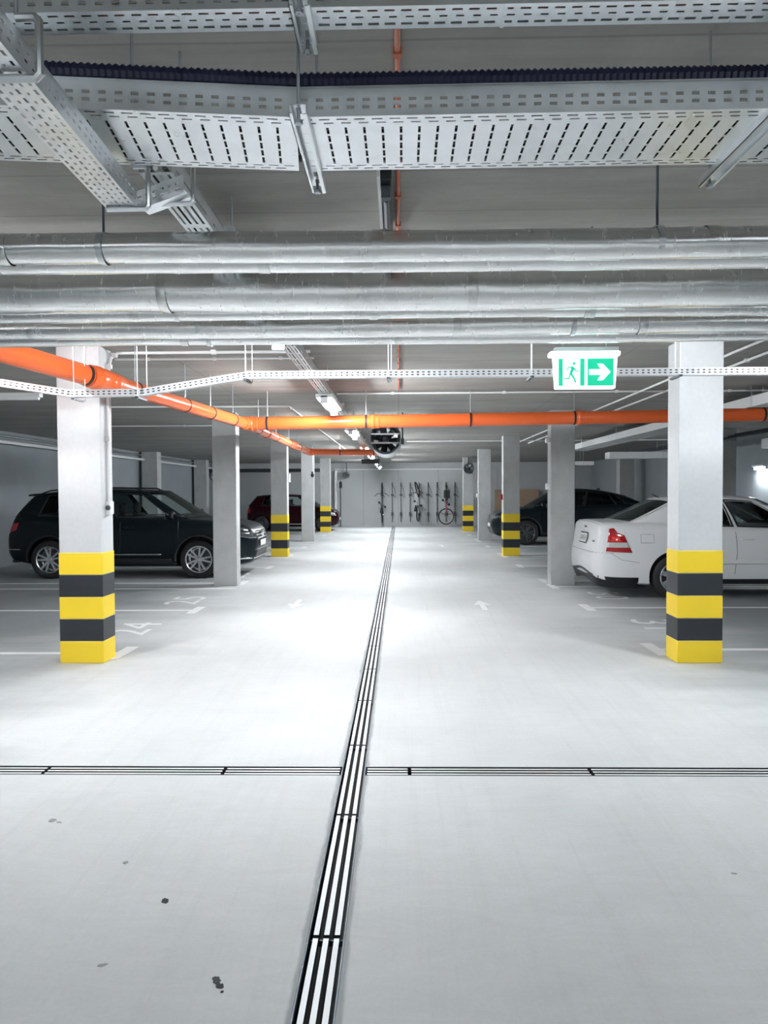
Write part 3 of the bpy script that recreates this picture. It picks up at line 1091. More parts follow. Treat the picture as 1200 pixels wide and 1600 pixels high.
zc = ZC - 0.022
a = at_z(165, 552, zc)
conduit('white conduit bending from the ceiling down the nearest left column', [(LTX, a.y, zc), (-2.60, a.y, zc), (-2.650, a.y - 0.03, zc - 0.05), (-2.652, 6.70, 2.6), (-2.652, 6.70, 1.45)], 0.014, clips=4)
a = at_z(170, 562, zc)
conduit('white ceiling conduit next to the one going down the nearest left column', [(LTX, a.y, zc), (-2.75, a.y, zc)], 0.010, clips=3)
a = at_z(170, 636, zc)
b2 = at_z(452, 635, zc)
c2 = at_z(478, 655, zc)
conduit('white conduit crossing left of the lamps then turning along the aisle', [(-4.4, a.y, zc), (b2.x, b2.y, zc), (c2.x, c2.y, zc), (c2.x + 0.05, 26, zc)], 0.013, clips=4)
a = at_z(800, 613, zc)
conduit('white conduit crossing the ceiling on the right before the orange pipe', [(LTX, a.y, zc), (6.5, a.y, zc)], 0.012, clips=5)
for k, (px, py, lab) in enumerate(((1030, 599, 'inner'), (1035, 613, 'outer'))):
    a = at_z(px, py, zc)
    conduit('%s of two white conduits running away beside the nearest right column' % lab, [(a.x, 5.0, zc), (a.x, 20, zc)], 0.014, clips=3)
conduit('white conduit along the ceiling further down, left of the fan', [(-6.5, 14.2, zc), (-1.75, 14.2, zc)], 0.012, clips=3)
conduit('white conduit crossing the ceiling right of the jet fan', [(0.2, 19.0, zc), (7.0, 19.0, zc)], 0.014, clips=3)
conduit('white conduit high along the end wall', [(-2.9, YE - 0.03, 2.56), (2.8, YE - 0.03, 2.56)], 0.035)
conduit('pale service pipe running along the left wall under the ceiling', [(XL + 0.18, 8, 2.60), (XL + 0.18, YE - 0.1, 2.60)], 0.035)
conduit('thin pale pipe above the service pipe on the left wall', [(XL + 0.12, 8, 2.74), (XL + 0.12, YE - 0.1, 2.74)], 0.022, M_GALV)
for k, (dxx, dzz, lab) in enumerate(((0, 0, 'lowest'), (0.14, 0.05, 'middle'), (0.28, 0.10, 'highest'))):
    cc_ = conduit('%s of three dark steel pipes below the ceiling at far right' % lab, [(7.0 + dxx, 7, 2.64 + dzz), (7.0 + dxx, 25, 2.64 + dzz)], 0.022, M_STEEL)
    for yy in (9.0, 14.0, 19.0, 24.0):
        rod(cc_, 7.0 + dxx, yy, 2.64 + dzz, ZC)
for k, zz in enumerate((2.42, 2.5)):
    cc_ = conduit('%s dark pipe crossing the far left corner below the ceiling' % ('lower' if k == 0 else 'upper'), [(XL + 0.3, 30.6 + k * 0.4, zz), (-2.9, 30.6 + k * 0.4, zz)], 0.04, M_STEEL)
    for xx in (-7.0, -5.2, -3.4):
        rod(cc_, xx, 30.6 + k * 0.4, zz, ZC)
# red cable on the ceiling
conduit('thin red cable clipped along the ceiling above the aisle', [(0.0, 1.0, ZC - 0.012), (0.0, 9.5, ZC - 0.012)], 0.008, M_COPPER, clips=24, name='ceiling_cable')
d = thing('ceiling_bracket', 'black steel bracket on the ceiling in front of the silver pipes', 'bracket', (-0.05, 3.15, ZC - 0.09))
MB().box(-0.075, -0.025, 3.05, 3.65, ZC - 0.045, ZC).build('rail', M_BLACK, d, bevel=0.005)
MB().box(-0.085, -0.072, 3.0, 3.65, ZC - 0.055, ZC).build('flange', M_WHITE, d)
MB().box(-0.07, -0.03, 3.10, 3.14, ZC - 0.10, ZC - 0.045).build('block', M_STEEL, d, bevel=0.004)
MB().tube([(-0.05, 3.2, ZC - 0.07), (-0.05, 3.55, ZC - 0.06)], 0.012, 8).build('bolt', M_STEEL, d, smooth=True)

# ------------------------------------------------------------------ ducts on the right
def duct(label, x0, x1, y0, y1, z0, z1, m=M_DUCT, hang=True):
    dct = thing('duct', label, 'duct', ((x0 + x1) / 2, (y0 + y1) / 2, z0))
    MB().box(x0, x1, y0, y1, z0, z1).build('casing', m, dct, bevel=0.006)
    e = 0.006
    if y1 - y0 > x1 - x0:
        k = max(1, int((y1 - y0) / 2.5))
        for i in range(k):
            y = y0 + (i + 0.5) * (y1 - y0) / k
            MB().box(x0 - e, x1 + e, y - 0.015, y + 0.015, z0 - e, z1 + e).build('flange', m, dct)
            rod(dct, x0 - e, y, z0, ZC)
            rod(dct, x1 + e, y, z0, ZC)
    else:
        k = max(1, int((x1 - x0) / 1.5))
        for i in range(k):
            x = x0 + (i + 0.5) * (x1 - x0) / k
            MB().box(x - 0.015, x + 0.015, y0 - e, y1 + e, z0 - e, z1 + e).build('flange', m, dct)
            rod(dct, x, y0 - e, z0, ZC)
            rod(dct, x, y1 + e, z0, ZC)
    return dct


duct('long pale duct running away between the right columns', 4.45, 4.95, 8.0, 19.6, 2.585, 2.72)
duct('pale duct stub crossing behind the dark coupe below the ceiling', 5.65, 8.5, 20.0, 20.45, 2.40, 2.58)
duct('small white unlit batten lamp beyond the second right column, built as a duct', 4.95, 5.55, 21.2, 21.6, 2.27, 2.38, M_WHITE)  # an unlit batten lamp, given the duct shape and name
duct('pale duct above the lamp on the right wall', 7.55, 8.5, 15.2, 15.6, 2.40, 2.60)

# ------------------------------------------------------------------ jet fan
FC = at_y(603, 689, 12.8)
fan = thing('jet_fan', 'round silver jet fan hanging from the ceiling above the aisle', 'fan', FC)
RF = 0.245
MB().lathe([(RF, -0.6), (RF + 0.02, -0.62), (RF + 0.02, -0.57), (RF + 0.004, -0.56), (RF + 0.004, 0.56), (RF + 0.02, 0.57), (RF + 0.02, 0.62), (RF - 0.03, 0.6), (RF - 0.04, 0.3), (RF - 0.04, -0.3), (RF - 0.02, -0.55)],
           36, 'Y', FC, True).build('housing', M_GALV, fan, smooth=30.0)
MB().lathe([(0.001, -0.22), (0.06, -0.20), (0.085, -0.12), (0.085, 0.3), (0.001, 0.32)], 24, 'Y', FC).build('hub', M_STEEL, fan, smooth=30.0)
for k in range(7):
    a = 2 * math.pi * k / 7
    dr = Vector((math.cos(a), 0, math.sin(a)))
    tn = Vector((-math.sin(a), 0, math.cos(a)))
    ax = (tn * 0.85 + Vector((0, 0.5, 0))).normalized()
    m3 = MB()
    m3.add([FC + dr * 0.07 - ax * 0.05, FC + dr * 0.07 + ax * 0.05, FC + dr * 0.20 + ax * 0.075, FC + dr * 0.20 - ax * 0.06], [(0, 1, 2, 3)])
    m3.build('blade', M_STEEL, fan, solid=0.006)
for zz in (0.07, -0.075):
    hwid = math.sqrt(RF ** 2 - zz ** 2)
    MB().box(FC.x - hwid, FC.x + hwid, FC.y - 0.63, FC.y - 0.615, FC.z + zz - 0.012, FC.z + zz + 0.012).build('guard_bar', M_GALV, fan)
for yy in (-0.4, 0.4):
    for s in (-1, 1):
        MB().box(FC.x + s * 0.2 - 0.015, FC.x + s * 0.2 + 0.015, FC.y + yy - 0.03, FC.y + yy + 0.03, FC.z + 0.12, ZC - 0.002).build('hanger', M_GALV, fan)
MB().box(FC.x + 0.26, FC.x + 0.31, FC.y - 0.6, FC.y - 0.45, FC.z - 0.1, FC.z + 0.0).build('junction_box', M_STEEL, fan, bevel=0.006)
MB().tube([(FC.x + 0.285, FC.y - 0.52, FC.z - 0.02), (FC.x + 0.285, FC.y - 0.52, ZC - 0.002)], 0.012, 8).build('cable', M_STEEL, fan, smooth=True)

# hanging black sign seen below the far pipe
sgn = thing('hanging_sign', 'small black rectangular sign hanging at the far end of the aisle', 'sign', at_y(579, 721, 20.5))
c = at_y(579, 721, 20.5)
MB().box(c.x - 0.25, c.x + 0.25, c.y, c.y + 0.06, c.z - 0.065, c.z + 0.065).build('panel', M_BLACK, sgn, bevel=0.006)
for s in (-0.18, 0.18):
    rod(sgn, c.x + s, c.y + 0.03, c.z + 0.06, ZC)


# small wall/column devices
def device(name, label, cat, c, sx_, sy_, sz_, m=M_WHITE, extra=None):
    t = thing(name, label, cat, c)
    x, y, z = c
    MB().box(x - sx_ / 2, x + sx_ / 2, y - sy_ / 2, y + sy_ / 2, z - sz_ / 2, z + sz_ / 2).build('housing', m, t, bevel=0.008)
    if extra == 'dot':
        MB().lathe([(0.001, -sy_ / 2 - 0.012), (0.02, -sy_ / 2 - 0.01), (0.024, -sy_ / 2)], 12, 'Y', c).build('button', M_STEEL, t, smooth=True)
    elif extra == 'lens':
        MB().lathe([(0.001, 0.0), (0.03, 0.005), (0.045, 0.05), (0.05, 0.09)], 16, 'Z', (x, y, z - sz_ / 2 - 0.06)).build('lens', M_BLACK, t, smooth=True)
    return t


device('switch_box', 'white switch box at the end of the conduit on the nearest left column', 'switch', (-2.645, 6.70, 1.40), 0.05, 0.08, 0.12, M_WHITE, 'dot')
device('call_point', 'white detector box on the second right column', 'detector', (2.43, 12.18, 1.61), 0.06, 0.08, 0.10)
device('call_point', 'dark red call point on the third right column', 'detector', (2.43, 17.66, 1.40), 0.05, 0.08, 0.13, M_RED)
device('call_point', 'white detector box on the fourth right column', 'detector', (2.43, 23.15, 1.42), 0.05, 0.08, 0.11)
device('call_point', 'white detector box on the third left column', 'detector', (-2.64, 17.68, 1.88), 0.06, 0.10, 0.2)
device('call_point', 'small white detector box on the second right column below the ceiling', 'detector', (2.43, 12.18, 2.36), 0.06, 0.1, 0.08)
t = device('dome_camera', 'dark dome camera hanging from a rod before the fourth left column', 'camera', (-2.42, 20.6, 2.06), 0.06, 0.06, 0.10, M_STEEL, 'lens')
rod(t, -2.42, 20.6, 2.1, ZC, 0.01, m=M_WHITE)
# small fans high on the far columns
for (x, y, z, lab, r) in ((2.66, 28.40, 2.42, 'small grey ventilator on the farthest right column', 0.20), (-7.6, 30.4, 2.25, 'small dark ventilator in the far left corner', 0.22), (-2.35, 32.9, 2.3, 'small black ventilator at the left end of the end wall', 0.15)):
    v = thing('ventilator', lab, 'fan', (x, y, z))
    MB().lathe([(r, -0.12), (r, 0.1), (r - 0.02, 0.1), (r - 0.02, -0.12)], 24, 'Y', (x, y, z), True).build('housing', M_STEEL, v, smooth=30.0)
    MB().lathe([(0.001, -0.1), (0.05, -0.09), (0.05, 0.08)], 16, 'Y', (x, y, z)).build('hub', M_BLACK, v, smooth=30.0)
    for k in range(5):
        a = 2 * math.pi * k / 5
        dr = Vector((math.cos(a), 0, math.sin(a)))
        tn = Vector((-math.sin(a), 0.6, math.cos(a))).normalized()
        cc = Vector((x, y, z))
        MB().add([cc + dr * 0.04 - tn * 0.03, cc + dr * 0.04 + tn * 0.03, cc + dr * (r - 0.03) + tn * 0.05, cc + dr * (r - 0.03) - tn * 0.05], [(0, 1, 2, 3)]).build('blade', M_GALV, v, solid=0.006)
    MB().box(x - 0.02, x + 0.02, y + 0.02, y + 0.06, z + r - 0.01, ZC - 0.002).build('hanger', M_STEEL, v)
# white downpipe and dark pole at the left end of the end wall
dp = thing('downpipe', 'white downpipe at the left end of the end wall', 'pipe', (-2.86, 33.1, 0))
MB().tube([(-2.86, 33.15, 0), (-2.86, 33.15, 2.5)], 0.07, 16).build('pipe_run', M_WHITE, dp, smooth=True)
for z in (0.6, 1.7):
    MB().box(-2.94, -2.78, 33.1, 33.3, z - 0.02, z + 0.02).build('pipe_clamp', M_WHITE, dp)
dp = thing('pole', 'thin dark pole standing beside the white downpipe', 'pole', (-2.62, 32.9, 0))
MB().tube([(-2.62, 32.9, 0), (-2.62, 32.9, 2.05)], 0.025, 10).build('shaft', M_STEEL, dp, smooth=True)
MB().box(-2.68, -2.56, 32.84, 32.96, 0, 0.02).build('base_plate', M_STEEL, dp)
MB().box(-2.67, -2.55, 32.86, 32.94, 1.72, 2.0).build('control_head', M_BLACK, dp, bevel=0.01)
bd = thing('plywood_panel', 'brown plywood panel leaning at the end wall behind the dark coupe', 'panel', (5.2, 32.9, 0))
MB().box(4.25, 6.2, 33.0, 33.06, 0.0, 1.62).build('board', M_WOOD, bd, bevel=0.006)
MB().box(4.25, 6.2, 33.06, 33.12, 1.50, 1.58).build('batten', M_WOOD, bd)


# ------------------------------------------------------------------ bicycle rails and bicycles
def px_x(px, y):
    return at_y(px, 790, y).x


rail0 = thing('bicycle_rail', '', 'bicycle rack')
lp('rail', MB().box(-0.018, 0.018, -0.05, 0.0, 0.18, 1.95), M_RAIL, rail0)
lp('hook', MB().tube([(0, -0.03, 1.90), (0, -0.10, 1.96), (0, -0.22, 1.95), (0, -0.26, 1.86), (0, -0.22, 1.82)], 0.012, 8), M_STEEL, rail0, smooth=True)
lp('chain', MB().tube([(0.0, -0.06, 1.88), (0.12, -0.07, 1.6), (0.17, -0.07, 1.25), (0.13, -0.07, 1.32), (0.02, -0.06, 1.42)], 0.010, 6), M_STEEL, rail0, smooth=True)
lp('wheel_rest', MB().box(-0.05, 0.05, -0.09, -0.02, 0.46, 0.62), M_STEEL, rail0, bevel=0.006)
lp('lock_bracket', MB().box(-0.06, 0.06, -0.08, -0.03, 1.36, 1.44), M_STEEL, rail0, bevel=0.006)
rl = [(613, 'first empty steel bicycle rail right of the leftmost hanging bicycle'), (626.5, 'second empty steel bicycle rail right of the leftmost hanging bicycle'),
      (641, 'third empty steel bicycle rail, just left of the white bicycle'), (669, 'steel bicycle rail just right of the white bicycle'),
      (683, 'steel bicycle rail left of the bicycle with white-rimmed wheel'), (711, 'steel bicycle rail right of the bicycle with white-rimmed wheel'),
      (597, 'steel rail behind the leftmost hanging bicycle'), (655, 'steel rail behind the white bicycle'), (697, 'steel rail behind the bicycle with white-rimmed wheel')]
for i, (px, lab) in enumerate(rl):
    r_ = rail0 if i == 0 else dup(rail0)
    r_.location = (px_x(px, 33.2), YE, 0)
    tag(r_, lab, 'bicycle rack', 'wall bicycle rails')


def bicycle(label, m_frame, loc, rot, rim_m, steer=0.0, basket=False, flat=0.0):
    """local: x forward, y left, z up, rear hub at x=-0.52, front hub at x=0.54"""
    b = thing('bicycle', label, 'bicycle', loc)
    b.rotation_euler = rot
    RW = 0.335
    hubs = {'r': Vector((-0.52, 0, RW)), 'f': Vector((0.54, 0, RW))}
    cs, sn = math.cos(steer), math.sin(steer)

    def st(p):      # turn about the steering axis near (0.42, z)
        p = Vector(p)
        dx_, dy_ = p.x - 0.44, p.y
        return Vector((0.44 + dx_ * cs - dy_ * sn, dx_ * sn + dy_ * cs, p.z))

    def wheel(h, turn):
        m_t, m_r, m_s = MB(), MB(), MB()
        ring = [h + Vector((RW * math.cos(2 * math.pi * k / 32), 0, RW * math.sin(2 * math.pi * k / 32))) for k in range(33)]
        ring2 = [h + (p - h) * 0.925 for p in ring]
        sp = []
        for k in range(14):
            a = 2 * math.pi * k / 14
            sp.append((h + Vector((0, 0.02 * (-1) ** k, 0)), h + Vector((RW * 0.92 * math.cos(a), 0, RW * 0.92 * math.sin(a)))))
        if turn and flat:
            Mx = Matrix.Rotation(flat, 3, 'X')
            ring, ring2 = [h + Mx @ (p - h) for p in ring], [h + Mx @ (p - h) for p in ring2]
            sp = [(h + Mx @ (p - h), h + Mx @ (q - h)) for p, q in sp]
        elif turn:
            ring, ring2 = [st(p) for p in ring], [st(p) for p in ring2]
            sp = [(st(p), st(q)) for p, q in sp]
        m_t.tube(ring, 0.028, 8, False)
        m_r.tube(ring2, 0.014, 6, False)
        for p, q in sp:
            m_s.tube([p, q], 0.0025, 4, False)
        hubp = [h - Vector((0, 0.05, 0)), h + Vector((0, 0.05, 0))]
        if turn:
            hubp = [st(p) for p in hubp]
        m_s.tube(hubp, 0.025, 8)
        w = lp('wheel', m_t, M_TIRE, b, smooth=True)
        lp('rim', m_r, rim_m, w, smooth=True)
        lp('spokes', m_s, M_CHROME, w)
    wheel(hubs['r'], False)
    wheel(hubs['f'], True)
    bb, seat, head_t, head_b = Vector((-0.08, 0, 0.29)), Vector((-0.24, 0, 0.80)), Vector((0.36, 0, 0.86)), Vector((0.40, 0, 0.70))
    fr = MB()
    fr.tube([bb, seat], 0.016, 8)
    fr.tube([bb, head_b], 0.019, 8)
    fr.tube([seat + (bb - seat) * 0.12, head_t], 0.016, 8)
    fr.tube([head_b, head_t], 0.02, 8)
    for s in (-1, 1):
        fr.tube([bb + Vector((0, s * 0.03, 0)), hubs['r'] + Vector((0, s * 0.05, 0))], 0.010, 6)
        fr.tube([seat + (bb - seat) * 0.14 + Vector((0, s * 0.02, 0)), hubs['r'] + Vector((0, s * 0.05, 0))], 0.009, 6)
    lp('frame', fr, m_frame, b, smooth=True)
    fk = MB()
    for s in (-1, 1):
        fk.tube([st(head_b + Vector((0, s * 0.04, 0))), st(hubs['f'] + Vector((0, s * 0.05, 0)))], 0.012, 6)
    lp('fork', fk, m_frame, b, smooth=True)
    hb = MB()
    hb.tube([head_t, head_t + Vector((0.05, 0, 0.13))], 0.015, 6)
    hc = head_t + Vector((0.06, 0, 0.14))
    hb.tube([st(hc + Vector((-0.12, -0.31, 0.02))), st(hc + Vector((0, -0.18, 0.03))), st(hc), st(hc + Vector((0, 0.18, 0.03))), st(hc + Vector((-0.12, 0.31, 0.02)))], 0.013, 8)
    lp('handlebar', hb, M_BLACK, b, smooth=True)
    sd = MB()
    sd.tube([seat, seat + Vector((-0.04, 0, 0.13))], 0.013, 6)
    sd.grid(lambda u, v: (-0.42 + 0.28 * u, (v - 0.5) * (0.17 - 0.12 * u), 0.95 + 0.03 * math.sin(math.pi * v)), [k / 8 for k in range(9)], [k / 8 for k in range(9)])
    sdl = lp('saddle', sd, M_BLACK, b, smooth=True, solid=0.03)
    cr = MB()
    cr.lathe([(0.001, 0.045), (0.09, 0.045), (0.09, 0.055), (0.001, 0.055)], 20, 'Y', bb)
    cr.bar(bb + Vector((0, 0.07, 0)), bb + Vector((0.10, 0.08, 0.13)), 0.02, 0.02)
    cr.bar(bb + Vector((0, -0.07, 0)), bb + Vector((-0.10, -0.08, -0.13)), 0.02, 0.02)
    lp('crankset', cr, M_STEEL, b)
    for s in (-1, 1):
        pd = MB()
        p = bb + Vector((s * 0.10, s * 0.13, s * 0.13))
        pd.box(p.x - 0.05, p.x + 0.05, p.y - 0.045, p.y + 0.045, p.z - 0.012, p.z + 0.012)
        lp('pedal', pd, M_BLACK, b)
    if basket:
        bk = MB()
        bk.box(-0.62, -0.28, -0.13, 0.13, 0.74, 0.98)
        lp('basket', bk, M_BLACK, b, bevel=0.03)
    return b


# hung upright: wheels to the wall, forward up (front wheel on the hook)
B1 = bicycle('leftmost bicycle hanging upright on the end wall, dark grey', mat('bike_grey', (0.06, 0.08, 0.09), 0.4), (px_x(597, 32.8), YE - 0.11, 1.05), (0, R(-90), R(90)), M_STEEL)
B2 = bicycle('bicycle with white frame hanging upright in the middle of the end wall', mat('bike_white', (0.75, 0.78, 0.8), 0.35), (px_x(655, 32.8), YE - 0.12, 1.10), (0, R(-90), R(80)), M_BLACK, 0.25)
B3 = bicycle('bicycle with red frame and white-rimmed wheel turned outwards at the end wall', mat('bike_red', (0.25, 0.04, 0.05), 0.35), (px_x(697, 32.8), YE - 0.12, 0.98), (0, R(90), R(-90)), M_WHITE, 0.0, True, R(78))
for b in (B1, B2, B3):
    b['group'] = 'bicycles hung on the end wall'


# ------------------------------------------------------------------ cars
def pchip(xs, ys):
    xs, ys = np.array(xs, float), np.array(ys, float)
    h = np.diff(xs)
    d = np.diff(ys) / h
    m_ = np.zeros(len(xs))
    m_[0], m_[-1] = d[0], d[-1]
    for i in range(1, len(xs) - 1):
        if d[i - 1] * d[i] > 0:
            w1, w2 = 2 * h[i] + h[i - 1], h[i] + 2 * h[i - 1]
            m_[i] = (w1 + w2) / (w1 / d[i - 1] + w2 / d[i])

    def f(x):
        i = int(np.clip(np.searchsorted(xs, x) - 1, 0, len(xs) - 2))
        t = (x - xs[i]) / h[i]
        t = min(max(t, 0.0), 1.0)
        return float((2 * t ** 3 - 3 * t ** 2 + 1) * ys[i] + (t ** 3 - 2 * t ** 2 + t) * h[i] * m_[i] + (-2 * t ** 3 + 3 * t ** 2) * ys[i + 1] + (t ** 3 - t ** 2) * h[i] * m_[i + 1])
    return f


class Car:
    def __init__(self, label, loc, rz, P):
        self.P = P
        self.root = thing('car', label, 'car', loc, rz)
        self.paint = P['paint']
        self.top = pchip(*zip(*P['top']))
        self.bot = pchip(*zip(*P['bot']))
        self.wid = pchip(*zip(*P['wid']))
        self.body()
        self.greenhouse()
        self.wheels()
        self.interior()

    def body(self):
        P = self.P
        x0, x1 = P['top'][0][0], P['top'][-1][0]
        xs = []
        for k in range(71):
            t = k / 70
            s = 0.5 - 0.5 * math.cos(math.pi * t)
            xs.append(x0 + (x1 - x0) * (0.55 * s + 0.45 * t))
        cr = P.get('crown', 0.035)
        fr = [(0, 0.0), (0.45, 0.0), (0.84, 0.0), (0.95, 0.035), (0.985, 0.12), (0.99, 0.25), (0.995, 0.40), (1.0, 0.55), (0.997, 0.68), (0.985, 0.79), (0.965, 0.88), (0.935, 0.945), (0.88, 0.985), (0.80, 1.0), (0.62, 1.0), (0.35, 1.0), (0, 1.0)]
        mb_ = MB()
        rows = []
        for x in xs:
            zt, zb, w = self.top(x), self.bot(x), self.wid(x)
            h = zt - zb
            half = []
            for (fy, fz) in fr:
                z = zb + h * fz
                y = w * fy
                if fz >= 0.985:
                    z += cr * (1 - fy ** 2)
                half.append((x, y, z))
            rows.append([(x, -y, z) for (x, y, z) in half[::-1]][:-1] + half)
        # rows: from top centre round the right, bottom, left, back to top centre
        n = len(rows[0])
        for r_ in rows:
            mb_.v += r_
        for i in range(len(rows) - 1):
            for j in range(n - 1):
                a = i * n + j
                mb_.f.append((a, a + 1, a + n + 1, a + n))
        mb_.f.append(tuple(range(n - 1)))
        b0 = (len(rows) - 1) * n
        mb_.f.append(tuple(b0 + k for k in range(n - 1))[::-1])
        me = bpy.data.meshes.new('body')
        me.from_pydata(mb_.v, [], mb_.f)
        bm = bmesh.new()
        bm.from_mesh(me)
        bmesh.ops.remove_doubles(bm, verts=bm.verts, dist=1e-5)
        bmesh.ops.recalc_face_normals(bm, faces=bm.faces)
        bm.to_mesh(me)
        bm.free()
        me.materials.append(self.paint)
        o = bpy.data.objects.new('body', me)
        COL.objects.link(o)
        # wheel openings
        Rw = P['rw'] + P.get('arch_gap', 0.05)
        W = P['W'] / 2
        cuts = []
        for x in P['axles']:
            for s in (-1, 1):
                ya, yb_ = s * (W - 0.30), s * (W + 0.2)
                cm = MB().lathe([(0.001, ya), (Rw, ya), (Rw, yb_), (0.001, yb_)], 40, 'Y', (x, 0, P['rw'] + 0.01))
                c = cm.build('cut', self.paint)
                cuts.append(c)
                md = o.modifiers.new('b', 'BOOLEAN')
                md.operation = 'DIFFERENCE'
                md.solver = 'EXACT'
                md.object = c
        dg = bpy.context.evaluated_depsgraph_get()
        me2 = bpy.data.meshes.new_from_object(o.evaluated_get(dg))
        o.modifiers.clear()
        o.data = me2
        me2.materials.clear()
        me2.materials.append(self.paint)
        for p in me2.polygons:
            p.material_index = 0
        for c in cuts:
            bpy.data.objects.remove(c)
        smooth_by_angle(me2, 32)
        o.parent = self.root
        self.bodyo = o
        self.bvh = BVHTree.FromPolygons([v.co.copy() for v in me2.vertices], [tuple(p.vertices) for p in me2.polygons])

    def S(self, u, t, side, off=0.0):
        P = self.P
        bx = P['A0'][0] + (P['C0'][0] - P['A0'][0]) * u
        tx = P['A1'][0] + (P['C1'][0] - P['A1'][0]) * u
        bz = P['A0'][2] + (P['C0'][2] - P['A0'][2]) * u
        by = P['A0'][1] + (P['C0'][1] - P['A0'][1]) * u + P['bow'] * 4 * u * (1 - u)
        ty = P['A1'][1] + (P['C1'][1] - P['A1'][1]) * u + P['bow'] * 2.4 * u * (1 - u)
        rz_ = P['A1'][2] + (P['C1'][2] - P['A1'][2]) * u + P['arch'] * 4 * (u ** P.get('askew', 1.0)) * (1 - u ** P.get('askew', 1.0))
        x = bx + (tx - bx) * t
        z = bz + (rz_ - bz) * t
        y = by + (ty - by) * t + 0.03 * 4 * t * (1 - t) + off
        return Vector((x, side * y, z))

    def greenhouse(self):
        P = self.P
        t0, t1 = P.get('t0', 0.06), P.get('t1', 0.88)
        ft, fb = P.get('frame_mat', M_TRIM), P.get('pillar_mat', self.paint)
        nu = 14
        ls = lambda a, b, n: [a + (b - a) * k / n for k in range(n + 1)]
        for side in (-1, 1):
            fr = MB()
            f = lambda u, t: self.S(u, t, side, 0.003)
            fr.grid(f, ls(0, 1, 30), ls(t1, 1.0, 2))
            fr.grid(f, ls(0, 1, 30), ls(-0.06, t0, 2))
            up = 0.0
            for (ua, ub, gm) in P['windows']:
                fr.grid(f, ls(up, ua, 2), ls(t0, t1, 6))
                up = ub
            fr.grid(f, ls(up, 1.0, 6), ls(t0, t1, 6))
            lp('side_frame', fr, P.get('frame_paint', self.paint), self.root, smooth=True, solid=0.02)
            for (ua, ub, gm) in P['windows']:
                lp('side_window', MB().grid(lambda u, t: self.S(u, t, side, -0.006), ls(ua - 0.01, ub + 0.01, nu), ls(t0 - 0.02, t1 + 0.03, 8)), gm, self.root, smooth=True)
                # black surround
                sr = MB()
                g = lambda u, t: self.S(u, t, side, 0.006)
                e = 0.012
                sr.grid(g, ls(ua - e, ua, 1), ls(t0 - 0.03, t1 + 0.03, 6))
                sr.grid(g, ls(ub, ub + e, 1), ls(t0 - 0.03, t1 + 0.03, 6))
                sr.grid(g, ls(ua - e, ub + e, nu), ls(t1, t1 + 0.04, 1))
                sr.grid(g, ls(ua - e, ub + e, nu), ls(t0 - 0.05, t0, 1))
                lp('window_trim', sr, M_TRIM, self.root, smooth=True)
        cr, bf, br = P['roof_crown'], P['bulge_f'], P['bulge_r']

        def roof(u, s):
            p = self.S(u, 1.0, 1)
            k = 1 - s * s
            return (p.x + bf * k * (1 - u) ** 4 - br * k * u ** 4, p.y * s, p.z + cr * (1 - s ** 4))

        def ws(s, t):
            p = self.S(0, t, 1)
            k = 1 - s * s
            return (p.x + bf * k, p.y * s, p.z + cr * (1 - s ** 4) * t + 0.02 * k * (1 - t))

        def rw(s, t):
            p = self.S(1, t, 1)
            k = 1 - s * s
            return (p.x - br * k, p.y * s, p.z + cr * (1 - s ** 4) * t + 0.02 * k * (1 - t))
        ss = ls(-1, 1, 16)
        lp('roof', MB().grid(roof, ls(0, 1, 24), ss), P.get('roof_mat', self.paint), self.root, smooth=True, solid=0.02)
        lp('windshield', MB().grid(ws, ss, ls(0, 1.0, 10)), M_GLASS, self.root, smooth=True)
        lp('rear_window', MB().grid(rw, ls(-0.93, 0.93, 16), ls(P.get('rw0', 0.06), 0.93, 10)), P.get('rear_glass', M_GLASSD), self.root, smooth=True)
        fr = MB()
        o_ = lambda s, t: Vector(rw(s, t)) + Vector((-0.004, 0, 0.003))
        fr.grid(o_, ls(-1, -0.92, 1), ls(-0.05, 1, 8))
        fr.grid(o_, ls(0.92, 1, 1), ls(-0.05, 1, 8))
        fr.grid(o_, ss, ls(0.92, 1, 1))
        fr.grid(o_, ss, ls(-0.05, P.get('rw0', 0.06), 1))
        lp('rear_frame', fr, self.paint, self.root, smooth=True)

    def wheels(self):
        P = self.P
        r, W = P['rw'], P['W'] / 2
        rr = P['rim']
        tm = MB().lathe([(rr - 0.005, -0.105), (rr + 0.02, -0.11), (r - 0.03, -0.108), (r - 0.006, -0.092), (r, -0.07), (r, 0.07), (r - 0.006, 0.092), (r - 0.03, 0.108), (rr + 0.02, 0.11), (rr - 0.005, 0.105)], 44, 'Y')
        rm = MB().lathe([(rr, 0.108), (rr - 0.006, 0.112), (rr - 0.022, 0.104), (rr - 0.03, 0.07), (rr - 0.035, -0.05), (0.05, -0.06)], 44, 'Y')
        hubm = MB().lathe([(0.001, 0.100), (0.03, 0.100), (0.036, 0.095), (0.055, 0.088), (0.075, 0.06), (0.078, 0.0)], 24, 'Y')
        disc = MB().lathe([(0.001, -0.02), (rr * 0.75, -0.02), (rr * 0.75, -0.035), (0.001, -0.035)], 28, 'Y')
        ns, sw = P.get('spokes', 10), P.get('spoke_w', 0.028)
        sp = MB()
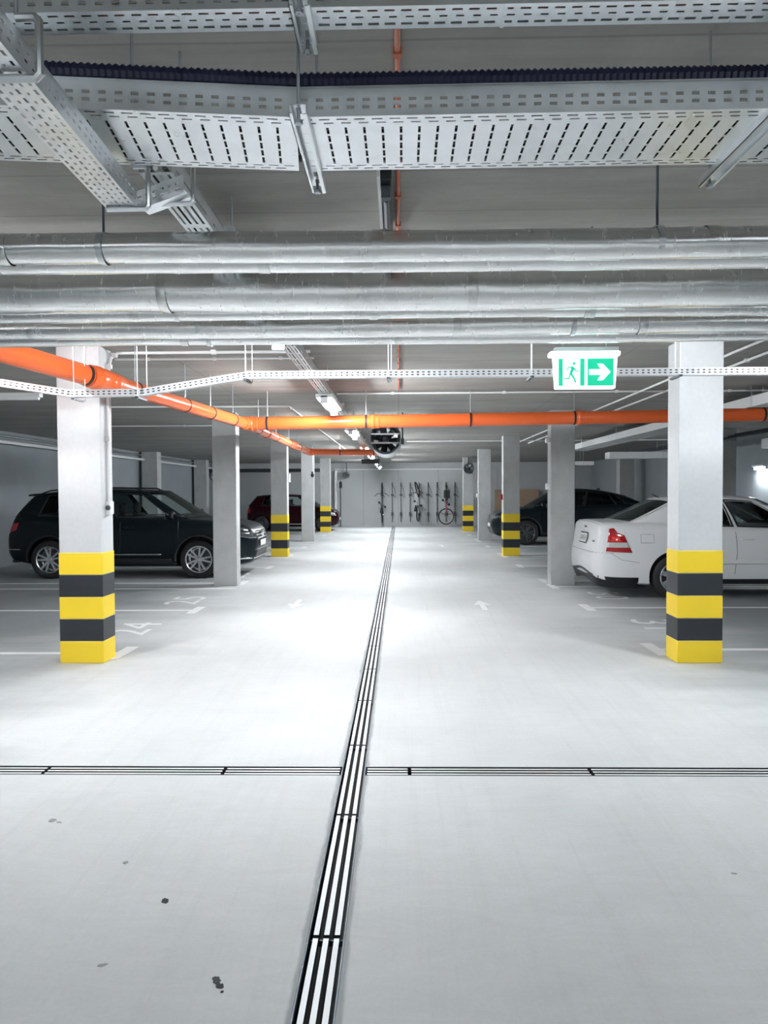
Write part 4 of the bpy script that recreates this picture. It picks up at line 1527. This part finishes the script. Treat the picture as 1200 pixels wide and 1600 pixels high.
        # a spoke along +x, wider at the hub, hugging the outer face
        sp.add([(0.045, 0.098, -sw * 0.55), (0.045, 0.098, sw * 0.55), (rr - 0.012, 0.104, sw * P.get('flare', 0.75)), (rr - 0.012, 0.104, -sw * P.get('flare', 0.75)),
                (0.045, 0.06, -sw * 0.55), (0.045, 0.06, sw * 0.55), (rr - 0.012, 0.075, sw * 0.6), (rr - 0.012, 0.075, -sw * 0.6)],
               [(0, 1, 2, 3), (7, 6, 5, 4), (0, 3, 7, 4), (1, 5, 6, 2), (0, 4, 5, 1), (3, 2, 6, 7)])
        base = None
        for x in P['axles']:
            for s in (-1, 1):
                if base is None:
                    w = lp('wheel', tm, M_TIRE, self.root, smooth=True)
                    lp('rim', rm, P['rim_mat'], w, smooth=True)
                    lp('hub', hubm, P['rim_mat'], w, smooth=True)
                    lp('brake_disc', disc, M_STEEL, w)
                    s0 = lp('spoke', sp, P['rim_mat'], w, bevel=0.003)
                    for k in range(1, ns):
                        c = s0.copy()
                        COL.objects.link(c)
                        c.parent = w
                        a = 2 * math.pi * k / ns
                        if P.get('paired'):
                            a = 2 * math.pi * (k // 2) / (ns // 2) + (k % 2) * P['paired']
                        c.rotation_euler = (0, a, 0)
                    base = w
                else:
                    w = dup(base, self.root)
                w.location = (x, s * (W - 0.125), r)
                w.rotation_euler = (0, 0.3 * x, 0 if s > 0 else math.pi)
        Ra = r + P.get('arch_gap', 0.05) + 0.003
        for x in P['axles']:
            for s in (-1, 1):
                ar = MB()
                us = [-0.06 + (math.pi + 0.12) * k / 24 for k in range(25)]
                ar.grid(lambda a, v: (x + (Ra - 0.006) * math.cos(a), s * (W - 0.295 + v), r + 0.01 + (Ra - 0.006) * math.sin(a)), us, [0, 0.15, 0.262])
                ar.grid(lambda a, q: (x + q * Ra * math.cos(a), s * (W - 0.294), r + 0.01 + q * Ra * math.sin(a)), us, [0.02, 0.5, 0.99])
                lp('wheel_arch', ar, M_TRIM, self.root)
                if P.get('cladding'):
                    cl = MB()
                    pts_ = []
                    for k in range(27):
                        a = -0.10 + (math.pi + 0.20) * k / 26
                        px_, pz_ = x + (Ra + 0.02) * math.cos(a), r + 0.01 + (Ra + 0.02) * math.sin(a)
                        h_ = self.hit_side(px_, pz_, s)
                        pts_.append((px_, h_.y + s * 0.002 if h_ else s * W, pz_))
                    cl.tube(pts_, 0.022, 8)
                    lp('arch_trim', cl, P['cladding'], self.root, smooth=True)

    def hit(self, o, d):
        loc, nrm, idx, dist = self.bvh.ray_cast(Vector(o), Vector(d).normalized())
        return loc

    def hit_side(self, x, z, s):
        return self.hit((x, s * 3, z), (0, -s, 0))

    def patch(self, name, m, lower, upper, mode, off=0.005, n=10, k=4, side=1, view=None, parent=None):
        """conforming patch; mode 'side': points are (x, z); 'front'/'rear': points are (y, z);
        'corner': view=(dx, dy) ray direction in plan, points are (a, z) with a measured along the normal of the ray"""
        us = [i / n for i in range(n + 1)]

        def interp(pl, u):
            t = u * (len(pl) - 1)
            i = min(int(t), len(pl) - 2)
            f = t - i
            return (pl[i][0] + (pl[i + 1][0] - pl[i][0]) * f, pl[i][1] + (pl[i + 1][1] - pl[i][1]) * f)
        last = [None]

        def fn(u, v):
            a, b_ = interp(lower, u), interp(upper, u)
            p = (a[0] + (b_[0] - a[0]) * v, a[1] + (b_[1] - a[1]) * v)
            if mode == 'side':
                o_, d_ = Vector((p[0], side * 3, p[1])), Vector((0, -side, 0))
            elif mode == 'front':
                o_, d_ = Vector((5, p[0], p[1])), Vector((-1, 0, 0))
            elif mode == 'radial':
                d_ = Vector((-math.cos(p[0]), -math.sin(p[0]), 0))
                o_ = Vector((view[0], view[1], p[1])) - d_ * 4
            elif mode == 'rear':
                o_, d_ = Vector((-5, p[0], p[1])), Vector((1, 0, 0))
            else:
                d_ = Vector((view[0], view[1], 0)).normalized()
                t_ = Vector((d_.y, -d_.x, 0))
                o_ = t_ * p[0] + Vector((0, 0, p[1])) - d_ * 6
                if side != 1:
                    o_.y, d_.y = -o_.y, -d_.y
            h_ = self.hit(o_, d_)
            if h_ is None:
                h_ = last[0] if last[0] is not None else o_ + d_ * 3
            last[0] = h_
            return h_ - d_ * off
        return lp(name, MB().grid(fn, us, [i / k for i in range(k + 1)]), m, parent or self.root, smooth=True, solid=0.004)

    def rect(self, name, m, a0, a1, z0, z1, mode, **kw):
        return self.patch(name, m, [(a0, z0), (a1, z0)], [(a0, z1), (a1, z1)], mode, **kw)

    def interior(self):
        P = self.P
        a, c = P['A0'], P['C0']
        z = min(a[2], c[2])
        it = MB().box(c[0] + 0.25, a[0] - 0.1, -P['W'] / 2 + 0.14, P['W'] / 2 - 0.14, z - 0.10, z + 0.035)
        lp('interior', it, M_INTERIOR, self.root)
        H = P['A1'][2]
        for x, n in ((P.get('seat_f', -0.1), 2), (P.get('seat_r', -0.95), 3)):
            ys_ = (-0.36, 0.36) if n == 2 else (-0.42, 0.0, 0.42)
            for y in ys_:
                s_ = lp('seat', MB().box(x - 0.12, x + 0.04, y - 0.22, y + 0.22, z, z + 0.10), M_INTERIOR, self.root, bevel=0.04)
                lp('headrest', MB().box(x - 0.12, x - 0.02, y - 0.125, y + 0.125, z + 0.10, z + 0.30), M_INTERIOR, s_, bevel=0.045)
        lp('dashboard', MB().box(P['A0'][0] - 0.45, P['A0'][0] - 0.05, -0.62, 0.62, z, z + 0.07), M_INTERIOR, self.root, bevel=0.03)

    def seam(self, pts, s, w=0.006):
        """door gap line along the side"""
        out = []
        for (x, z) in pts:
            h_ = self.hit_side(x, z, s)
            if h_:
                out.append((h_.x, h_.y + s * 0.0005, h_.z))
        if len(out) > 1:
            lp('door_seam', MB().tube(out, w / 2, 4), M_TRIM, self.root)

    def line(self, pts, n=10):
        o_ = []
        for (a, b_) in zip(pts[:-1], pts[1:]):
            for k in range(n):
                o_.append((a[0] + (b_[0] - a[0]) * k / n, a[1] + (b_[1] - a[1]) * k / n))
        return o_ + [pts[-1]]

    def doors(self, xs, z0, z1):
        for s in (-1, 1):
            for x in xs:
                self.seam(self.line([(x - 0.02, z0), (x + 0.01, (z0 + z1) / 2), (x, z1)]), s)
            for xh in [(xs[k] + xs[k + 1]) / 2 for k in range(len(xs) - 1)]:
                x_ = min(xs[0], xs[-1])
            ends = sorted(xs)
            for e in ends[:-1]:
                h_ = self.hit_side(e + 0.16, z1 - 0.10, s)
                if h_:
                    lp('door_handle', MB().box(h_.x - 0.09, h_.x + 0.09, h_.y - 0.018, h_.y + 0.018, h_.z - 0.014, h_.z + 0.014), self.P.get('handle_mat', self.paint), self.root, bevel=0.01)

    def mirrors(self, x, z):
        for s in (-1, 1):
            y = self.wid(x) - 0.03
            m_ = MB()
            m_.grid(lambda u, v: (x + 0.07 - 0.14 * u ** 2 + 0.0 * v, s * (y + 0.10 + 0.12 * math.cos(2 * math.pi * v) * math.sin(math.pi * (0.05 + 0.90 * u)) ** 0.5), z + 0.08 * math.sin(2 * math.pi * v) * math.sin(math.pi * (0.05 + 0.90 * u)) ** 0.5), [k / 8 for k in range(9)], [k / 16 for k in range(17)])
            mo = lp('mirror', m_, self.P.get('mirror_mat', self.paint), self.root, smooth=True)
            lp('mirror_glass', MB().box(x - 0.075, x - 0.068, s * (y + 0.10) - 0.085, s * (y + 0.10) + 0.085, z - 0.055, z + 0.055), M_CHROME, mo)


def paint_mat(name, color, metal=0.0, rough=0.32):
    m = mat(name, color, rough, metal, coat=1.0)
    if max(color) < 0.3:
        b = m.node_tree.nodes['Principled BSDF']
        b.inputs['Specular IOR Level'].default_value = 0.12
        b.inputs['Coat Weight'].default_value = 0.35
    return m


# dark teal suv on the left ------------------------------------------------
suv = Car('dark teal suv parked nose-out behind the left columns', (-4.885, 14.03, 0), 0.0, dict(
    paint=paint_mat('paint_teal', (0.0025, 0.007, 0.010), 0.0), W=1.84, rw=0.345, rim=0.243, axles=(1.29, -1.41), rim_mat=M_ALLOY, spokes=10, paired=R(26), spoke_w=0.034, flare=0.55,
    top=[(-2.27, 0.74), (-2.25, 0.80), (-2.20, 0.90), (-2.14, 1.02), (-2.06, 1.13), (-1.6, 1.13), (0.0, 1.09), (1.0, 1.06), (1.25, 1.045), (1.7, 1.0), (2.0, 0.95), (2.14, 0.89), (2.22, 0.80), (2.27, 0.66)],
    bot=[(-2.27, 0.55), (-2.22, 0.42), (-2.05, 0.30), (-1.6, 0.24), (-0.8, 0.21), (1.0, 0.21), (1.9, 0.22), (2.15, 0.25), (2.24, 0.34), (2.27, 0.46)],
    wid=[(-2.27, 0.64), (-2.23, 0.74), (-2.12, 0.83), (-1.8, 0.895), (-1.0, 0.92), (0.8, 0.92), (1.5, 0.905), (1.9, 0.85), (2.1, 0.76), (2.2, 0.68), (2.27, 0.52)],
    A0=(1.08, 0.79, 1.06), A1=(0.32, 0.60, 1.54), C1=(-1.80, 0.58, 1.50), C0=(-2.06, 0.78, 1.12), bow=0.035, arch=0.07, roof_crown=0.035, bulge_f=0.16, bulge_r=0.08,
    windows=((0.09, 0.40, M_GLASS), (0.44, 0.70, M_GLASSD), (0.745, 0.86, M_GLASS)), cladding=M_TRIM, seat_f=-0.18, seat_r=-1.0))
suv.doors((0.92, -0.12, -1.10), 0.36, 1.02)
suv.mirrors(0.82, 1.13)
for s in (-1, 1):
    suv.rect('sill_cladding', M_TRIM, -1.0, 0.9, 0.23, 0.36, 'side', side=s, n=20)
    suv.rect('chrome_strip', M_CHROME, -1.0, 0.62, 0.425, 0.445, 'side', side=s, n=20, k=1, off=0.009)
    suv.patch('headlight', M_HEAD, [(1.93, 0.76), (2.2, 0.70)], [(1.86, 0.83), (2.2, 0.81)], 'side', side=s)
    suv.patch('taillight', M_RED, [(-2.2, 0.82), (-2.02, 0.88)], [(-2.17, 0.97), (-1.98, 1.02)], 'side', side=s)
    lp('roof_rail', MB().tube([suv.S(0.06, 1, s) + Vector((0, 0, 0.02)), suv.S(0.12, 1, s) + Vector((0, 0, 0.06)), suv.S(0.5, 1, s) + Vector((0, 0, 0.055)), suv.S(0.86, 1, s) + Vector((0, 0, 0.05)), suv.S(0.94, 1, s) + Vector((0, 0, 0.015))], 0.014, 8), M_TRIM, suv.root, smooth=True)
    suv.rect('bumper_strip', M_CHROME, -2.22, -1.95, 0.52, 0.535, 'side', side=s, k=1, off=0.008)
suv.patch('grille', M_TRIM, [(-0.46, 0.66), (0.46, 0.66)], [(-0.52, 0.83), (0.52, 0.83)], 'front', n=16)
for z in (0.70, 0.755, 0.81):
    suv.rect('grille_bar', M_CHROME, -0.60 if z > 0.8 else -0.46, 0.60 if z > 0.8 else 0.46, z - 0.009, z + 0.009, 'front', n=16, k=1, off=0.012)
suv.patch('headlight_front', M_HEAD, [(-0.72, 0.71), (-0.50, 0.70)], [(-0.74, 0.82), (-0.50, 0.82)], 'front')
suv.patch('headlight_front', M_HEAD, [(0.50, 0.70), (0.72, 0.71)], [(0.50, 0.82), (0.74, 0.82)], 'front')
suv.rect('lower_intake', M_TRIM, -0.58, 0.58, 0.36, 0.50, 'front', n=16)
suv.rect('bumper_chrome', M_CHROME, -0.62, 0.62, 0.335, 0.355, 'front', n=16, k=1, off=0.012)
for s in (-1, 1):
    suv.rect('bumper_chrome', M_CHROME, 1.98, 2.24, 0.335, 0.355, 'side', side=s, k=1, off=0.01)
suv.rect('number_plate', M_PLATE, -0.26, 0.26, 0.54, 0.65, 'front', off=0.02)
lp('emblem', MB().lathe([(0.001, 2.285), (0.06, 2.285), (0.065, 2.26)], 20, 'X', (0, 0, 0.765)), M_CHROME, suv.root, smooth=30.0)
suv.rect('rear_plate', M_PLATE, -0.26, 0.26, 0.82, 0.93, 'rear', off=0.01)
sp_ = MB()
sp_.grid(lambda u, v: (-1.70 - 0.24 * u, (v - 0.5) * 1.10, 1.528 - 0.012 * u + 0.03 * math.sin(math.pi * v)), [0, 0.5, 1], [k / 10 for k in range(11)])
lp('roof_spoiler', sp_, suv.paint, suv.root, smooth=True, solid=0.03)
for s in (-1, 1):
    lp('exhaust', MB().tube([(-2.1, s * 0.55, 0.30), (-2.24, s * 0.55, 0.30)], 0.035, 10), M_STEEL, suv.root, smooth=True)

# white sedan on the right ----------------------------------------------------
sedan = Car('white sedan parked nose-in behind the nearest right column', (4.985, 11.28, 0), 0.0, dict(
    paint=paint_mat('paint_white', (0.80, 0.83, 0.85), 0.0, 0.3), W=1.77, rw=0.315, rim=0.215, axles=(1.52, -1.12), rim_mat=M_ALLOY, spokes=7, spoke_w=0.05,
    top=[(-2.235, 0.62), (-2.225, 0.66), (-2.19, 0.74), (-2.16, 0.86), (-2.14, 1.03), (-2.09, 1.065), (-1.9, 1.07), (-1.45, 1.07), (-0.5, 1.02), (0.75, 0.985), (1.1, 0.95), (1.6, 0.88), (2.0, 0.78), (2.15, 0.70), (2.235, 0.58)],
    bot=[(-2.235, 0.42), (-2.20, 0.31), (-2.10, 0.25), (-1.7, 0.20), (-0.9, 0.18), (1.0, 0.18), (1.9, 0.19), (2.15, 0.23), (2.235, 0.36)],
    wid=[(-2.235, 0.60), (-2.20, 0.70), (-2.10, 0.80), (-1.8, 0.86), (-1.0, 0.885), (0.8, 0.885), (1.5, 0.87), (1.95, 0.78), (2.15, 0.66), (2.235, 0.50)],
    A0=(1.0, 0.75, 0.985), A1=(0.12, 0.58, 1.39), C1=(-1.02, 0.57, 1.385), C0=(-1.72, 0.70, 1.065), bow=0.04, arch=0.05, roof_crown=0.035, bulge_f=0.16, bulge_r=0.10, t0=0.03,
    windows=((0.13, 0.44, M_GLASS), (0.48, 0.74, M_GLASS)), rear_glass=M_GLASSG, frame_paint=None or paint_mat('paint_white', (0, 0, 0)), seat_f=-0.18, seat_r=-0.98, handle_mat=None or mat('paint_white')))
sedan.doors((0.78, -0.28, -1.12), 0.36, 0.95)
sedan.mirrors(0.72, 1.03)
vw = (0.27, 0.963)
# corner rays: a is measured to the right as seen from the aisle
dn = Vector((vw[0], vw[1], 0)).normalized()
tn = Vector((dn.y, -dn.x, 0))


def corner_a(px, py):
    """where a photograph pixel's sight line meets the near rear corner, in the car's corner frame"""
    d_ = ray(px, py)
    p = CAM_LOC + d_ * (10.52 / d_.y) - Vector((4.985, 11.28, 0))
    return (p.dot(tn), p.z)


for s in (1, -1):
    lo = [corner_a(946.5, 861), corner_a(962, 862), corner_a(975, 862.5), corner_a(988, 863)]
    mid1 = [corner_a(948, 855), corner_a(962, 855), corner_a(974, 855), corner_a(984.5, 855)]
    mid2 = [corner_a(949, 847), corner_a(962, 847), corner_a(972, 847), corner_a(980.5, 847)]
    up = [corner_a(951.5, 826), corner_a(959, 825), corner_a(965, 832), corner_a(975.5, 836)]
    sedan.patch('taillight', M_RED, lo, mid1, 'corner', view=vw, side=s, n=12)
    sedan.patch('taillight', M_CLEAR, mid1, mid2, 'corner', view=vw, side=s, n=12)
    sedan.patch('taillight', M_RED, mid2, up, 'corner', view=vw, side=s, n=12, k=8)
    sedan.patch('taillight', M_REDB, [corner_a(955, 846), corner_a(973, 846)], [corner_a(956, 836), corner_a(969, 838)], 'corner', view=vw, side=s, n=6, off=0.008)
    sedan.rect('sill_cladding', M_TRIM, -0.95, 1.05, 0.195, 0.29, 'side', side=s, n=20)
    sedan.patch('headlight', M_CLEAR, [(1.9, 0.62), (2.15, 0.58)], [(1.85, 0.74), (2.12, 0.70)], 'side', side=s)
    sedan.rect('side_moulding', sedan.paint, -0.95, 0.95, 0.50, 0.56, 'side', side=s, n=20, off=0.010)
TH = [math.pi - 1.42 + 2.84 * k / 24 for k in range(25)]
vl = MB()


def valance(t, v):
    c_ = math.cos(t - math.pi) ** 4
    d_ = Vector((-math.cos(t), -math.sin(t), 0))
    zt_ = 0.31 + 0.085 * c_
    h_ = sedan.hit(Vector((-1.50, 0, zt_)) - d_ * 4, d_)
    if h_ is None:
        h_ = Vector((-1.50, 0, zt_)) - d_ * 0.7
    return h_ - d_ * (0.005 - 0.07 * v) + Vector((0, 0, -0.16 * v))


vl.grid(valance, TH, [0, 0.1, 0.5, 0.9, 1.0])
lp('rear_valance', vl, M_TRIM, sedan.root, smooth=True, solid=0.01)
sedan.patch('bumper_step', M_STEEL, [(t, 0.655) for t in TH[3:-3]], [(t, 0.660) for t in TH[3:-3]], 'radial', view=(-1.50, 0), n=40, k=1, off=0.001)
pl_ = sedan.rect('number_plate', M_TRIM, -0.22, 0.22, 0.755, 0.915, 'rear', off=0.012)
sedan.rect('plate_face', M_PLATE, -0.20, 0.20, 0.77, 0.90, 'rear', off=0.018, parent=None)
for k in range(6):
    a = 0.16 - k * 0.06
    sedan.rect('plate_mark', M_PLATEMARK, a - 0.035, a, 0.80, 0.87, 'rear', off=0.0215, n=2, k=2)
sedan.rect('emblem', M_STEEL, -0.05, 0.05, 0.985, 1.01, 'rear', off=0.012, n=3, k=2)
sedan.rect('model_badge', M_STEEL, -0.60, -0.50, 0.80, 0.82, 'rear', off=0.010, n=3, k=1)
for s in (-1, 1):
    fl = sedan.line([(-1.60, 0.80), (-1.42, 0.80), (-1.42, 0.92), (-1.60, 0.92), (-1.60, 0.80)], 4)
    if s < 0:
        sedan.seam(fl, s, 0.004)
    sedan.seam(sedan.line([(-1.62, 0.52), (-1.86, 0.56), (-2.02, 0.66)], 6), s, 0.004)
lp('antenna', MB().tube([(-1.05, 0, 1.42), (-1.16, 0, 1.48)], 0.008, 6), M_TRIM, sedan.root)

# dark coupe-suv on the right -------------------------------------------------
coupe = Car('dark blue-grey coupe suv parked nose-out behind the third right column', (4.93, 21.95, 0), math.pi, dict(
    paint=paint_mat('paint_coupe', (0.003, 0.008, 0.012), 0.0), W=1.86, rw=0.355, rim=0.25, axles=(1.33, -1.35), rim_mat=M_ALLOYD, spokes=10, paired=R(24), spoke_w=0.03,
    top=[(-2.26, 0.85), (-2.24, 0.92), (-2.20, 1.02), (-2.12, 1.12), (-1.5, 1.16), (0.0, 1.10), (1.0, 1.06), (1.3, 1.04), (1.75, 0.99), (2.05, 0.92), (2.18, 0.84), (2.26, 0.68)],
    bot=[(-2.26, 0.55), (-2.2, 0.40), (-2.0, 0.29), (-1.0, 0.23), (1.0, 0.23), (1.95, 0.24), (2.18, 0.29), (2.26, 0.45)],
    wid=[(-2.26, 0.62), (-2.2, 0.74), (-2.0, 0.86), (-1.4, 0.92), (0.8, 0.93), (1.5, 0.91), (1.95, 0.84), (2.15, 0.72), (2.26, 0.54)],
    A0=(1.12, 0.79, 1.06), A1=(0.36, 0.59, 1.48), C1=(-1.55, 0.55, 1.37), C0=(-2.14, 0.76, 1.13), bow=0.035, arch=0.13, askew=0.8, roof_crown=0.04, bulge_f=0.16, bulge_r=0.06,
    windows=((0.09, 0.42, M_GLASSD), (0.45, 0.72, M_GLASSD), (0.74, 0.82, M_GLASSD)), cladding=M_TRIM))
coupe.doors((0.95, -0.1, -1.1), 0.38, 1.0)
coupe.mirrors(0.86, 1.13)
for s in (-1, 1):
    coupe.rect('sill_cladding', M_TRIM, -0.95, 0.9, 0.25, 0.37, 'side', side=s, n=20)
    coupe.patch('headlight', M_HEAD, [(2.0, 0.80), (2.2, 0.76)], [(1.92, 0.84), (2.2, 0.83)], 'side', side=s)
    coupe.patch('taillight', M_RED, [(-2.22, 0.90), (-1.98, 0.94)], [(-2.20, 0.98), (-1.98, 1.0)], 'side', side=s)
    coupe.patch('headlight_front', M_HEAD, [(s * 0.72, 0.76), (s * 0.46, 0.75)], [(s * 0.72, 0.82), (s * 0.46, 0.81)], 'front')
coupe.patch('grille', M_TRIM, [(-0.42, 0.48), (0.42, 0.48)], [(-0.46, 0.74), (0.46, 0.74)], 'front', n=12)
coupe.rect('number_plate', M_PLATE, -0.26, 0.26, 0.50, 0.61, 'front', off=0.02)
coupe.rect('lower_intake', M_TRIM, -0.6, 0.6, 0.36, 0.44, 'front', n=12)
lp('antenna', MB().prism([(0, 0), (0.16, 0), (0.03, 0.07)], (-1.0, -0.006, 1.56), (1, 0, 0), (0, 0, 1), 0.012), M_TRIM, coupe.root)

# dark red hatchback at the far left --------------------------------------------
hatch = Car('dark red hatchback parked nose-out beyond the farthest left columns', (-4.25, 29.95, 0), 0.0, dict(
    paint=paint_mat('paint_red', (0.018, 0.0008, 0.004), 0.0), W=1.68, rw=0.30, rim=0.20, axles=(1.18, -1.22), rim_mat=M_ALLOYD, spokes=8, spoke_w=0.035,
    top=[(-1.83, 0.68), (-1.81, 0.78), (-1.77, 0.92), (-1.70, 1.02), (-1.2, 1.02), (0.0, 0.98), (0.9, 0.96), (1.15, 0.94), (1.5, 0.86), (1.7, 0.78), (1.80, 0.68), (1.83, 0.56)],
    bot=[(-1.83, 0.46), (-1.78, 0.33), (-1.6, 0.24), (-0.9, 0.18), (0.9, 0.18), (1.6, 0.2), (1.78, 0.26), (1.83, 0.4)],
    wid=[(-1.83, 0.58), (-1.78, 0.68), (-1.6, 0.78), (-1.0, 0.83), (0.7, 0.84), (1.3, 0.82), (1.6, 0.74), (1.75, 0.64), (1.83, 0.48)],
    A0=(0.98, 0.71, 0.96), A1=(0.30, 0.55, 1.40), C1=(-1.42, 0.53, 1.38), C0=(-1.72, 0.70, 1.02), bow=0.03, arch=0.05, roof_crown=0.03, bulge_f=0.16, bulge_r=0.08,
    windows=((0.10, 0.46, M_GLASS), (0.50, 0.80, M_GLASS))))
hatch.doors((0.80, -0.25, -0.95), 0.34, 0.92)
hatch.mirrors(0.70, 1.02)
for s in (-1, 1):
    hatch.patch('headlight', M_CLEAR, [(1.45, 0.66), (1.75, 0.60)], [(1.36, 0.78), (1.68, 0.72)], 'side', side=s)
    hatch.patch('taillight', M_RED, [(-1.79, 0.72), (-1.66, 0.74)], [(-1.75, 0.92), (-1.66, 0.94)], 'side', side=s)
    hatch.rect('sill_moulding', M_CLEAR, -0.85, 0.85, 0.27, 0.30, 'side', side=s, n=16, k=1)
hatch.patch('grille', M_TRIM, [(-0.42, 0.36), (0.42, 0.36)], [(-0.40, 0.54), (0.40, 0.54)], 'front', n=12)
hatch.rect('number_plate', M_PLATE, -0.26, 0.26, 0.42, 0.52, 'front', off=0.015)
